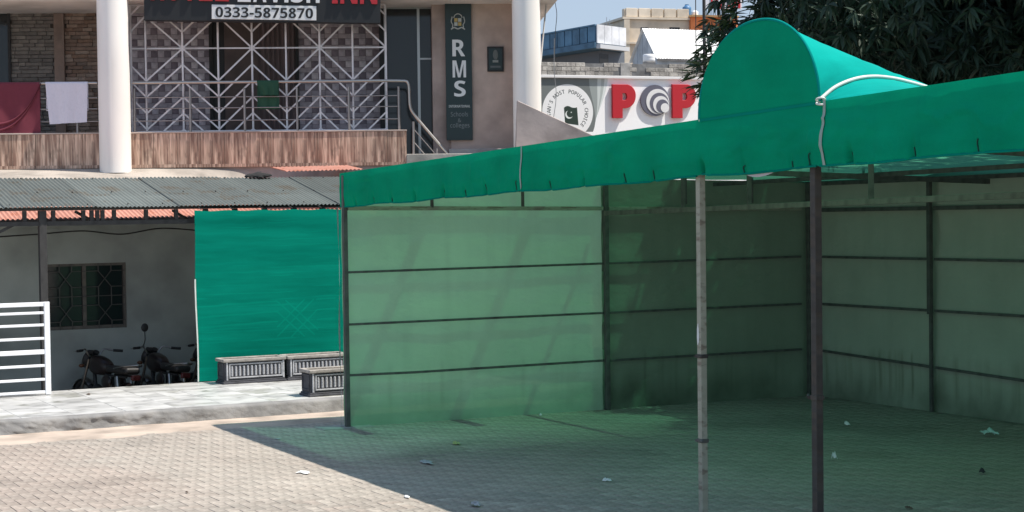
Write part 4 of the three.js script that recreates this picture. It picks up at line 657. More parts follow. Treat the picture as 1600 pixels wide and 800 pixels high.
// ---------- motorbikes parked nose to the wall, on the lower ground ----------
{
  const t = thing('motorbike', 'dark motorbike parked nearest the white gate in the basement shade', 'motorbike', 'motorbikes parked in front of the basement');
  // local axes: x to the bike's front, y up
  const wheel = x => { const w = new THREE.Group(); w.name = numbered('wheel'); t.add(w); const tyre = new THREE.TorusGeometry(0.265, 0.042, 10, 36); tyre.translate(x, 0.305, 0); mesh('tyre', tyre, M.rubber, w); const rim = [new THREE.TorusGeometry(0.222, 0.012, 6, 32).translate(x, 0.305, 0), new THREE.CylinderGeometry(0.05, 0.05, 0.13, 12).rotateX(Math.PI / 2).translate(x, 0.305, 0)]; for (let i = 0; i < 12; i++) { const a = i * Math.PI / 6; rim.push(rod(V(x, 0.305, (i % 2 - 0.5) * 0.08), V(x + 0.22 * Math.cos(a), 0.305 + 0.22 * Math.sin(a), 0), 0.003, 4)); } mesh('rim', rim, M.chrome, w); };
  wheel(0.62); wheel(-0.62);
  mesh('fork', [-0.085, 0.085].map(z => rod(V(0.62, 0.305, z), V(0.37, 0.92, z), 0.02)), M.chrome, t);
  const fender = (x, a0, a1) => grid(18, 6, (u, v) => { const a = lerp(a0, a1, u), s = (v - 0.5) * 2; return { p: V(x + (0.335 - 0.03 * s * s) * Math.cos(a), 0.305 + (0.335 - 0.03 * s * s) * Math.sin(a), 0.06 * s), uv: [u, v] }; });
  mesh('front_fender', fender(0.62, 0.35, 2.3), M.chrome, t); mesh('rear_fender', fender(-0.62, 0.7, 2.75), M.tank, t);
  const hl = new THREE.SphereGeometry(0.095, 20, 14).scale(0.9, 1, 1).translate(0.5, 0.86, 0); mesh('headlight', hl, M.black, t);
  mesh('headlight_lens', new THREE.CylinderGeometry(0.085, 0.088, 0.03, 24).rotateZ(Math.PI / 2).translate(0.58, 0.86, 0), M.chrome, t);
  mesh('cowl', new THREE.SphereGeometry(0.13, 18, 12, 0, Math.PI * 2, 0, Math.PI * 0.62).scale(0.55, 1.15, 0.95).rotateZ(0.25).translate(0.49, 0.9, 0), M.seat, t);
  mesh('instrument', [-0.05, 0.05].map(z => new THREE.CylinderGeometry(0.045, 0.042, 0.06, 16).rotateZ(0.6).translate(0.42, 1.0, z)), M.black, t);
  const hb = mesh('handlebar', tube([V(0.2, 1.045, -0.36), V(0.26, 1.05, -0.26), V(0.37, 1.06, -0.15), V(0.38, 0.96, -0.07), V(0.38, 0.95, 0.07), V(0.37, 1.06, 0.15), V(0.26, 1.05, 0.26), V(0.2, 1.045, 0.36)], 0.012, 60, 8), M.chrome, t);
  for (const s of [-1, 1]) { mesh('grip', rod(V(0.27, 1.05, s * 0.25), V(0.195, 1.045, s * 0.37), 0.02), M.rubber, hb); mesh('lever', tube([V(0.33, 1.045, s * 0.2), V(0.32, 1.04, s * 0.26), V(0.26, 1.035, s * 0.38)], 0.007, 12, 5), M.alu, hb); mesh('indicator', new THREE.SphereGeometry(0.035, 10, 8).scale(1, 0.8, 1.2).translate(0.43, 0.82, s * 0.17), std(0.10, 0.035, 0.012, 0.4), t); }
  const tk = new THREE.SphereGeometry(0.5, 26, 18), tp = tk.attributes.position; for (let i = 0; i < tp.count; i++) { const x = tp.getX(i), y = tp.getY(i), z = tp.getZ(i); const f = 0.8 + 0.35 * smooth(-0.4, 0.4, x); tp.setXYZ(i, Math.sign(x) * Math.pow(Math.abs(x) * 2, 0.75) * 0.27, Math.sign(y) * Math.pow(Math.abs(y) * 2, 0.8) * 0.135 * f, Math.sign(z) * Math.pow(Math.abs(z) * 2, 0.75) * 0.125 * f); } tk.computeVertexNormals(); tk.rotateZ(0.1); tk.translate(0.12, 0.83, 0); mesh('tank', tk, M.tank, t);
  const st = new RoundedBoxGeometry(0.66, 0.1, 0.24, 3, 0.045), sp = st.attributes.position; for (let i = 0; i < sp.count; i++) { const x = sp.getX(i); sp.setY(i, sp.getY(i) + 0.05 * Math.pow((x + 0.1) / 0.33, 2) * (x < -0.1 ? 1 : 0.25)); sp.setZ(i, sp.getZ(i) * (1 - 0.25 * smooth(0, 0.33, x))); } st.computeVertexNormals(); st.translate(-0.43, 0.79, 0); mesh('seat', st, M.seat, t);
  mesh('body_frame', [rod(V(0.4, 0.9, 0), V(0.32, 0.62, 0), 0.03), rod(V(0.38, 0.82, 0), V(-0.1, 0.72, 0), 0.025), rod(V(-0.1, 0.72, 0.08), V(-0.75, 0.72, 0.1), 0.016), rod(V(-0.1, 0.72, -0.08), V(-0.75, 0.72, -0.1), 0.016), rod(V(0.32, 0.62, 0), V(0.2, 0.3, 0), 0.025), rod(V(0.2, 0.28, 0), V(-0.25, 0.28, 0), 0.025), rod(V(-0.25, 0.28, 0), V(-0.18, 0.72, 0), 0.025)], M.black, t);
  mesh('engine', [box(-0.2, 0.12, 0.26, 0.46, -0.12, 0.12, 0.03), new THREE.CylinderGeometry(0.075, 0.075, 0.2, 14).rotateZ(-1.2).translate(0.18, 0.46, 0), new THREE.CylinderGeometry(0.1, 0.1, 0.3, 18).rotateX(Math.PI / 2).translate(-0.04, 0.36, 0)], M.dark, t);
  for (const s of [-1, 1]) { mesh('side_cover', new THREE.SphereGeometry(0.12, 14, 10).scale(1.1, 0.85, 0.3).translate(-0.22, 0.62, s * 0.12), M.tank, t); mesh('shock', rod(V(-0.6, 0.33, s * 0.11), V(-0.5, 0.72, s * 0.11), 0.025), M.chrome, t); }
  mesh('swing_arm', [rod(V(-0.2, 0.34, 0.09), V(-0.62, 0.305, 0.09), 0.018), rod(V(-0.2, 0.34, -0.09), V(-0.62, 0.305, -0.09), 0.018)], M.black, t);
  mesh('exhaust', tube([V(0.24, 0.42, -0.06), V(0.3, 0.3, -0.13), V(0.1, 0.22, -0.15), V(-0.3, 0.27, -0.16), V(-0.8, 0.34, -0.17)], 0.032, 40, 10), M.chrome, t);
  mesh('tail_light', box(-0.86, -0.8, 0.68, 0.76, -0.07, 0.07, 0.02), std(0.08, 0.008, 0.008, 0.4), t);
  mesh('carrier_rail', tube([V(-0.45, 0.83, 0.14), V(-0.75, 0.88, 0.13), V(-0.9, 0.9, 0), V(-0.75, 0.88, -0.13), V(-0.45, 0.83, -0.14)], 0.012, 40, 8), M.chrome, t);
  const put = (o, x, z, a) => { o.position.copy(FS.p(x, -0.5, z)); o.rotation.set(0.06, FS.yaw + Math.PI / 2 + a, 0, 'YXZ'); };
  const hx = px => FS.hit(px, 560, 'z', -6.2).x;
  const b2 = copyOf(t, 'dark motorbike with a raised round mirror parked second from the white gate'), b3 = copyOf(t, 'motorbike almost hidden behind the left edge of the green sheet');
  const mi = new THREE.Group(); mi.name = 'mirror'; b2.add(mi);
  mesh('stalk', tube([V(0.27, 1.05, 0.2), V(0.27, 1.16, 0.17), V(0.23, 1.3, 0.2)], 0.007, 16, 6).scale(1, 1, -1), M.chrome, mi);
  mesh('mirror_shell', new THREE.SphereGeometry(0.06, 16, 12).scale(0.3, 1.05, 0.95).translate(0.23, 1.35, -0.2), M.black, mi);
  put(t, hx(156), -6.0, 0.25); put(b2, hx(241), -5.95, 0.12); put(b3, hx(326), -5.95, 0.2);
}
// ---------- billboard beyond the terrace ----------
{
  const t = thing('billboard', 'white billboard with raised red letters and a round flag badge beyond the terrace', 'billboard');
  const bx0 = -1.7, bx1 = 5.2, by0 = 3.0, by1 = 5.52, cw = 1660, ch = Math.round(cw * (by1 - by0) / (bx1 - bx0));
  const cv = document.createElement('canvas'); cv.width = cw; cv.height = ch; const c = cv.getContext('2d'), S = cw / (bx1 - bx0);
  const X = px => (FP.hit(px, 160, 'z', 0).x - bx0) * S, Y = py => (by1 - FP.hit(960, py, 'z', 0).y) * S;
  c.fillStyle = '#ffffff'; c.fillRect(0, 0, cw, ch);
  const leaf = (x1, x2, col) => { c.fillStyle = col; c.beginPath(); c.moveTo(0, Y(123)); c.lineTo(X(x1), Y(123)); c.bezierCurveTo(X(x1 - 2), Y(148), X(x2 + 12), Y(178), X(x2), Y(206)); c.lineTo(0, Y(206)); c.closePath(); c.fill(); };
  leaf(950, 922, '#dfe6e3'); leaf(945, 923, '#b4bcb9'); leaf(940, 924, '#ccd3d0'); leaf(934, 925, '#9aa2a0'); leaf(921, 926, '#747a79');
  const gx = X(887), gy = Y(175), gr = X(926.5) - X(887); c.fillStyle = '#f4f4f3'; c.beginPath(); c.arc(gx, gy, gr, 0, 7); c.fill();
  c.fillStyle = '#6b7070'; c.font = `bold ${Math.round(gr * 0.2)}px sans-serif`; c.textAlign = 'center'; c.textBaseline = 'middle';
  const txt = "PAKISTAN'S MOST POPULAR CHOICE"; for (let i = 0; i < txt.length; i++) { const a = (-41 + (txt.length - 1 - i) * 9.6) * Math.PI / 180; c.save(); c.translate(gx + gr * 0.74 * Math.cos(a), gy - gr * 0.74 * Math.sin(a)); c.rotate(Math.PI / 2 - a); c.fillText(txt[i], 0, 0); c.restore(); }
  c.fillStyle = '#26392f'; c.beginPath(); c.moveTo(X(881), Y(169)); c.quadraticCurveTo(X(886), Y(164), X(892), Y(168)); c.quadraticCurveTo(X(897), Y(170), X(901.5), Y(168)); c.lineTo(X(903.5), Y(196)); c.lineTo(X(882.5), Y(193)); c.fill();
  c.fillStyle = '#e9eeea'; c.beginPath(); c.arc(X(889), Y(179.5), X(895) - X(889), 0, 7); c.fill(); c.fillStyle = '#26392f'; c.beginPath(); c.arc(X(890.6), Y(178), X(895.4) - X(890), 0, 7); c.fill();
  c.fillStyle = '#e9eeea'; c.beginPath(); for (let i = 0; i < 10; i++) { const a = i * Math.PI / 5 - 0.5, r = (i % 2 ? 0.5 : 1.25) * (X(889) - X(888)) * 1.2; c.lineTo(X(892.5) + r * Math.sin(a), Y(176) - r * Math.cos(a)); } c.fill();
  const ct = new THREE.CanvasTexture(cv); ct.colorSpace = THREE.SRGBColorSpace; ct.magFilter = THREE.LinearFilter;
  mesh('frame', FP.box(bx0 - 0.05, bx1, by0, by1 + 0.03, -0.25, -0.004, 0.01), std(0.7, 0.7, 0.7, 0.5), t);
  const fg = new THREE.PlaneGeometry(bx1 - bx0, by1 - by0); fg.translate((bx0 + bx1) / 2, (by0 + by1) / 2, 0); mesh('printed_face', FP.geo(fg), std(0.97, 0.97, 0.97, 0.6, { map: ct }), t);
  mesh('top_trim', FP.box(bx0 - 0.05, bx1, FP.hit(960, 123, 'z', 0).y, FP.hit(960, 120, 'z', 0).y + 0.02, -0.002, 0.05, 0.008), M.paint, t);
  const legs = [0.5, 4.5].map(x => FP.box(x - 0.1, x + 0.1, -0.5, by0, -0.2, -0.05)); mesh('leg', legs[0], M.darkIron, t); mesh('leg', legs[1], M.darkIron, t);
  const redL = std(0.5, 0.01, 0.022, 0.6);
  for (const [pa, pb] of [[957.5, 995], [1051, 1089]]) {
    const x0 = FP.hit(pa, 158, 'z', 0.09).x, x1 = FP.hit(pb, 158, 'z', 0.09).x, y0 = FP.hit(pa, 184, 'z', 0.09).y, y1 = FP.hit(pa, 132, 'z', 0.09).y, w = x1 - x0, h = y1 - y0;
    const s = new THREE.Shape(); s.moveTo(0, 0); s.lineTo(0.4 * w, 0); s.lineTo(0.4 * w, 0.3 * h); s.lineTo(0.56 * w, 0.3 * h); s.bezierCurveTo(1.02 * w, 0.33 * h, 1.13 * w, 0.92 * h, 0.62 * w, h); s.lineTo(0, h); s.closePath();
    const k = new THREE.Path(); k.moveTo(0.4 * w, 0.53 * h); k.lineTo(0.4 * w, 0.75 * h); k.lineTo(0.55 * w, 0.75 * h); k.quadraticCurveTo(0.66 * w, 0.64 * h, 0.55 * w, 0.53 * h); k.closePath(); s.holes.push(k);
    const g = new THREE.ExtrudeGeometry(s, { depth: 0.06, bevelEnabled: true, bevelSize: 0.006, bevelThickness: 0.006, bevelSegments: 1, curveSegments: 14 }); g.translate(x0, y0, 0.025); mesh('raised_letter', FP.geo(g), redL, t);
    mesh('letter_side', FP.box(x0 + 0.05, x0 + 0.15, y0 + 0.1, y1 - 0.1, 0.001, 0.024), M.darkIron, t);
  }
  const disc = new THREE.Group(); disc.name = 'ring_logo'; t.add(disc); const grey = std(0.13, 0.13, 0.17, 0.5);
  [[1023, 157, 24.5, grey], [1027, 158.8, 19.8, M.paint], [1029.5, 161.2, 16.3, grey], [1032, 163.6, 13.6, M.paint], [1034.4, 166, 10.6, grey], [1038.3, 168.6, 7.3, M.paint]].forEach(([px, py, r, m], i) => { const z = 0.03 + 0.006 * i, p = FP.hit(px, py, 'z', z), rr = r / 67.5; const g = new THREE.CylinderGeometry(rr, rr, i ? 0.008 : 0.05, 40).rotateX(Math.PI / 2).translate(p.x, p.y, i ? z + 0.025 : z); mesh('ring', FP.geo(g), m, disc); });
  done(t, FP.p(1.5, -0.5, 0));
}
// ---------- cables by the right column ----------
{
  const A = (px, py, d) => WORLD.hit(px, py, 'z', -d);
  const a = thing('white_cable', 'thick white cable slanting down beside the right terrace column', 'cable'); mesh('cable', tube([A(861, -80, 29.5), A(854, 0, 29.5), A(849, 52, 29.5), A(844, 104, 29.4), A(838, 150, 29.2)], 0.016, 40, 6), M.paint, a); done(a);
  const b = thing('thin_cable', 'thin dark cable curving down against the sky above the blue building', 'cable'); mesh('cable', tube([A(863, -70, 60), A(867, 0, 60), A(870, 22, 60), A(868, 48, 60), A(866, 110, 60)], 0.012, 40, 5), M.darkIron, b); done(b);
  const c = thing('drooping_wire', 'fine grey wire drooping in front of the billboard badge', 'wire'); mesh('wire', tube([A(866, 60, 36), A(866, 110, 36), A(869, 150, 36), A(864, 190, 36), A(858, 230, 36)], 0.007, 40, 5), M.alu, c); done(c);
}
// ---------- distant rooftops ----------
{
  const A = (px, py, d) => WORLD.hit(px, py, 'z', -d), Hh = (px, py, d) => A(px, py, d).y, P2 = (px, d) => [A(px, 60, d).x, -d];
  // concrete block parapet on a low building behind the billboard
  const t = thing('block_building', 'low bare building with a grey concrete block parapet behind the billboard', 'building'), F = new Frame(A(845, 110, 58).x, 0, -58, 18 * Math.PI / 180);
  const y0 = F.hit(960, 125, 'z', 0).y, y1 = F.hit(960, 98, 'z', 0).y, xe = F.hit(1110, 110, 'z', 0).x + 2, R = rng(61);
  mesh('body', F.box(-3, xe, -0.5, y0 - 0.003, -16, -0.02), M.cement, t); mesh('mortar_core', F.box(-3, xe, y0 - 0.002, y1 - 0.03, -0.16, -0.02), M.darkCement, t);
  const bm = [[0.46, 0.43, 0.39], [0.40, 0.375, 0.34], [0.52, 0.49, 0.44], [0.34, 0.32, 0.29]].map(c => grimy(...c, 0.95, 1.5, 0.01)), par = new THREE.Group(); par.name = 'block_parapet'; t.add(par);
  const rows = 4, hh = (y1 - y0) / rows;
  for (let r = 0; r < rows; r++) for (let x = -3 + (r % 2) * 0.17; x < xe - 0.3; x += 0.34) {
    const px = A(0, 0, 1) && (x / xe); const dark = (x > 2.45 && x < 2.85) || (x > 3.22 && x < 3.75); if (r === rows - 1 && fbm(x * 1.7 + 11, 1, 5, 2) < 0.42) continue; if (dark && r < 3) continue;
    mesh('block', F.box(x, x + 0.33, y0 + r * hh, y0 + (r + 1) * hh - 0.012, -0.17, 0.012 * R(), 0.008), bm[Math.floor(R() * 4)], par);
  }
  for (const [a, b] of [[2.45, 2.85], [3.22, 3.75]]) mesh('infill_panel', F.box(a, b, y0, y0 + 3 * hh, -0.019, 0.0), M.darkCement, t);
  mesh('pier', F.box(2.86, 3.21, y0, y1, -0.17, 0.03, 0.01), grimy(0.42, 0.41, 0.39, 0.9, 1), t);
  done(t);
  const tk = thing('white_water_tank', 'white round water tank in front of the pale gabled shed', 'water tank'), c = A(1014, 98, 61), rr = 9.6 / 2700 * 61, hT = 13 / 2700 * 61;
  mesh('tank_body', new THREE.LatheGeometry([[0, 0], [rr, 0], [rr, hT * 0.3], [rr * 1.03, hT * 0.34], [rr, hT * 0.38], [rr, hT * 0.62], [rr * 1.03, hT * 0.66], [rr, hT * 0.7], [rr, hT * 0.94], [rr * 0.8, hT], [0, hT * 1.03]].map(p => new THREE.Vector2(...p)), 28).translate(c.x, c.y, c.z), M.paint, tk);
  mesh('tank_stand', box(c.x - rr, c.x + rr, y0, c.y, c.z - rr, c.z + rr), M.cement, tk); done(tk);
  // gabled shed
  const g = thing('gabled_shed', 'pale metal shed with a white pitched roof behind the block parapet', 'shed'), G = new Frame(A(1007, 45, 72).x, 0, -72, 24 * Math.PI / 180);
  const ya = G.hit(1007, 45, 'x', 0).y, ye = ya - 1.2, hw = 1.05;
  const sh = new THREE.Shape([[-hw, -0.5], [hw, -0.5], [hw, ye], [0, ya], [-hw, ye]].map(p => new THREE.Vector2(...p))), gg = new THREE.ExtrudeGeometry(sh, { depth: 7, bevelEnabled: false }); gg.rotateY(Math.PI / 2); gg.scale(1, 1, 1);
  mesh('shed_wall', G.geo(boxUV(gg)), grimy(0.42, 0.46, 0.5, 0.7, 0.5), g);
  for (let i = 0; i < 7; i++) for (const s of [-1, 1]) { const q = V(0, ya + 0.02, 0), e = V(0, ye - 0.12, s * (hw + 0.13)); const n = grid(16, 2, (u, v) => ({ p: G.p(-0.12 + i * 1.03 + u * 1.03, lerp(q.y, e.y, v) + 0.01 * Math.cos(u * 8 * 6.283), lerp(q.z, e.z, v)), uv: [u + i, v] })); mesh('roof_sheet', n, std(0.8 - 0.05 * (i % 3), 0.8 - 0.05 * (i % 3), 0.79 - 0.05 * (i % 3), 0.6, { map: rep(GRIME, 0.7) }), g); }
  for (let i = 1; i < 5; i++) mesh('wall_rib', G.box(-0.02, 0.0, ye - 3, lerp(ye, ya, 1 - Math.abs(-1 + i * 0.4)), -hw + i * 0.42 - 0.015, -hw + i * 0.42 + 0.015), std(0.34, 0.38, 0.42, 0.7), g);
  mesh('eave_beam', G.box(0, 7, ye - 0.2, ye - 0.08, hw + 0.001, hw + 0.1), M.cement, g); done(g);
  // blue clad building with a white end
  const b = thing('blue_building', 'long blue panelled building with a white end wall on the skyline', 'building');
  const C0 = P2(838, 90), C1 = P2(931.5, 85), C2 = P2(977, 87), top1 = Hh(931, 38, 85), bot1 = Hh(931, 75, 85), back = [C2[0] - 4, -110], back0 = [C0[0] - 4, -112];
  mesh('upper_storey', prism([C0, C1, C2, back, back0].map(p => p), bot1, top1 - 0.05), std(0.055, 0.13, 0.2, 0.6, { map: rep(GRIME, 0.3) }), b);
  const inset = ([x, z], k) => [x + k * 0.25, z - k]; mesh('ground_storey', prism([inset(C0, 1.2), inset(C1, 1.2), [C2[0], C2[1] - 1], back, back0], -0.5, bot1 - 0.01), std(0.11, 0.125, 0.15, 0.8), b);
  const seg = (p, q, u) => [lerp(p[0], q[0], u), lerp(p[1], q[1], u)], slab = (p, q, y0, y1, d) => { const dx = q[0] - p[0], dz = q[1] - p[1], l = Math.hypot(dx, dz), n = [-dz / l, dx / l]; return bar(V((p[0] + q[0]) / 2, y0, (p[1] + q[1]) / 2), V((p[0] + q[0]) / 2, y1, (p[1] + q[1]) / 2), 0.1) && prism([p, q, [q[0] + n[0] * d, q[1] + n[1] * d], [p[0] + n[0] * d, p[1] + n[1] * d]], y0, y1); };
  const bl = [[0.085, 0.19, 0.30], [0.095, 0.21, 0.33], [0.08, 0.175, 0.275]].map(c => std(...c, 0.85, { map: rep(GRIME, 0.5) }));
  for (let i = 0; i < 8; i++) mesh('panel', slab(seg(C0, C1, i / 8 + 0.008), seg(C0, C1, (i + 1) / 8 - 0.008), bot1 + 0.32, top1 - 0.08, 0.05), bl[i % 3], b);
  mesh('fascia_band', slab(C0, C1, bot1 + 0.02, bot1 + 0.29, 0.09), bl[2], b); mesh('top_trim', slab(C0, C1, top1 - 0.06, top1 + 0.01, 0.08), bl[1], b);
  for (let i = 0; i < 4; i++) mesh('white_panel', slab(seg(C1, C2, i / 4 + 0.005), seg(C1, C2, (i + 1) / 4 - 0.005), bot1 + 0.25, top1, 0.06), std(0.74, 0.75, 0.78, 0.6, { map: rep(GRIME, 0.4) }), b);
  mesh('balcony_slab', slab(C1, C2, bot1 - 0.02, bot1 + 0.18, 0.25), std(0.5, 0.51, 0.53, 0.7), b);
  mesh('opening', slab(seg(C1, C2, 0.1), seg(C1, C2, 0.4), bot1 - 0.85, bot1 - 0.25, 0.02), M.black, b);
  const an = A(948, 38, 87); mesh('antenna', [rod(V(an.x, top1 - 0.1, an.z), V(an.x, Hh(948, 27, 87), an.z), 0.015, 5), rod(V(an.x + 0.15, top1 - 0.1, an.z), V(an.x + 0.15, Hh(948, 30, 87), an.z), 0.012, 5), rod(V(an.x - 0.2, top1 + 0.2, an.z), V(an.x + 0.3, top1 + 0.2, an.z), 0.01, 5)], M.alu, b);
  done(b);
  // cream building with orange end
  const K = new Frame(A(976, 60, 100).x, 0, -100, 16 * Math.PI / 180), cb = thing('cream_building', 'cream rendered building with a panelled parapet and an orange end bay on the skyline', 'building');
  const kx = px => K.hit(px, 40, 'z', 0).x, ky = py => K.hit(1010, py, 'z', 0).y, crm = grimy(0.72, 0.60, 0.46, 0.9, 0.2), crmL = grimy(0.78, 0.67, 0.53, 0.9, 0.2);
  mesh('wall', K.box(0, kx(1077), -0.5, ky(31), -12, 0), crm, cb); mesh('cornice', K.box(-0.15, kx(1077), ky(30.5), ky(27), -12, 0.12), crmL, cb);
  mesh('parapet_core', K.box(0, kx(1077), ky(27) + 0.01, ky(14), -0.4, -0.06), crm, cb);
  for (let i = 0; i < 5; i++) { const a = 978 + i * 20, e = a + 18; mesh('parapet_panel', K.box(kx(a), kx(e), ky(27) + 0.01, ky(13), -0.059, 0.05, 0.02), crmL, cb); }
  mesh('corner_pier', K.box(-0.06, kx(983), -0.5, ky(31) - 0.01, 0.001, 0.12), crmL, cb); mesh('ledge', K.box(-0.1, kx(1077), ky(69), ky(66), 0.001, 0.16), crmL, cb);
  for (const [a, b2, c1, c2] of [[1001, 1013, 43, 60], [1046, 1062, 42, 46]]) { const w = mesh('window', K.box(kx(a), kx(b2), ky(c2), ky(c1), 0.001, 0.02), M.black, cb); mesh('sill', K.box(kx(a) - 0.05, kx(b2) + 0.05, ky(c2) - 0.08, ky(c2) - 0.005, 0.001, 0.1), crmL, w); }
  mesh('orange_bay', K.box(kx(1077) + 0.005, kx(1150), -0.5, ky(26), -12, 0.25), grimy(0.8, 0.24, 0.08, 0.8, 0.3), cb); mesh('yellow_ledge', K.box(kx(1076), kx(1150), ky(26) + 0.005, ky(23), -12, 0.45), std(0.75, 0.45, 0.2, 0.7), cb);
  for (let i = 0; i < 12; i++) mesh('baluster', rod(K.p(kx(1101 + i * 2.8), ky(23), 0.3), K.p(kx(1101 + i * 2.8), ky(12), 0.3), 0.018, 5), M.darkIron, cb); mesh('handrail', bar(K.p(kx(1100), ky(12), 0.3), K.p(kx(1134), ky(12), 0.3), 0.05), M.darkIron, cb);
  done(cb);
  const tank = (name, label, px0, px1, pt, pb, m) => { const q = thing(name, label, 'water tank'), x = (kx(px0) + kx(px1)) / 2, r = (kx(px1) - kx(px0)) / 2, y = ky(pb), h = ky(pt) - y; mesh('tank_body', K.geo(new THREE.LatheGeometry([[0, 0], [r, 0], [r, h * 0.25], [r * 0.95, h * 0.28], [r, h * 0.31], [r, h * 0.55], [r * 0.95, h * 0.58], [r, h * 0.61], [r, h * 0.82], [r * 0.55, h * 0.93], [r * 0.5, h], [0, h]].map(p => new THREE.Vector2(...p)), 24).translate(x, y, -0.9)), m, q); mesh('lid', K.geo(new THREE.CylinderGeometry(r * 0.45, r * 0.45, h * 0.08, 16).translate(x, y + h * 1.03, -0.9)), m, q); done(q); };
  tank('blue_water_tank', 'blue plastic water tank on the orange bay of the skyline building', 1076, 1089, 4, 23, std(0.06, 0.17, 0.33, 0.5)); tank('small_white_tank', 'small white tank beside the blue water tank on the skyline', 1090, 1100, 12, 23, M.paint);
  const s = thing('roof_sign', 'white rooftop sign with red characters cut off by the top of the view', 'sign'), zs = 0.9;
  mesh('panel', K.box(kx(1093), kx(1150), ky(14), ky(-40), zs - 0.1, zs, 0.01), std(0.7, 0.7, 0.74, 0.5), s); mesh('letter', letters(K, 'I', kx(1100), kx(1106), ky(12.5), ky(-22), zs + 0.001, 0.05), M.red, s); mesh('letter', letters(K, 'O', kx(1108), kx(1124), ky(14), ky(-22), zs + 0.001, 0.05), M.red, s); mesh('letter', letters(K, 'M', kx(1127), kx(1147), ky(12.5), ky(-22), zs + 0.001, 0.05), M.red, s);
  mesh('support', K.box(kx(1112), kx(1114), ky(23), ky(14), zs - 0.1, zs - 0.02), M.darkIron, s); done(s);
  for (const [px, d, r, label] of [[1101, 52, 0.05, 'dark steel pole rising left of the rooftop sign'], [1131, 50, 0.05, 'dark steel pole rising right of the rooftop sign beside the leaves'], [1088, 54, 0.015, 'thin rusty rod standing left of the two dark poles']]) { const q = thing('pole', label, 'pole', 'poles before the skyline'); const a = A(px, -90, d), e = A(px, 120, d); mesh('shaft', rod(V(e.x, e.y - 6, e.z), V(e.x, a.y, e.z), r, 8), r < 0.03 ? M.rust : M.darkIron, q); mesh('base_plate', box(e.x - 0.15, e.x + 0.15, e.y - 6.05, e.y - 6, e.z - 0.15, e.z + 0.15), M.darkIron, q); done(q); }
}
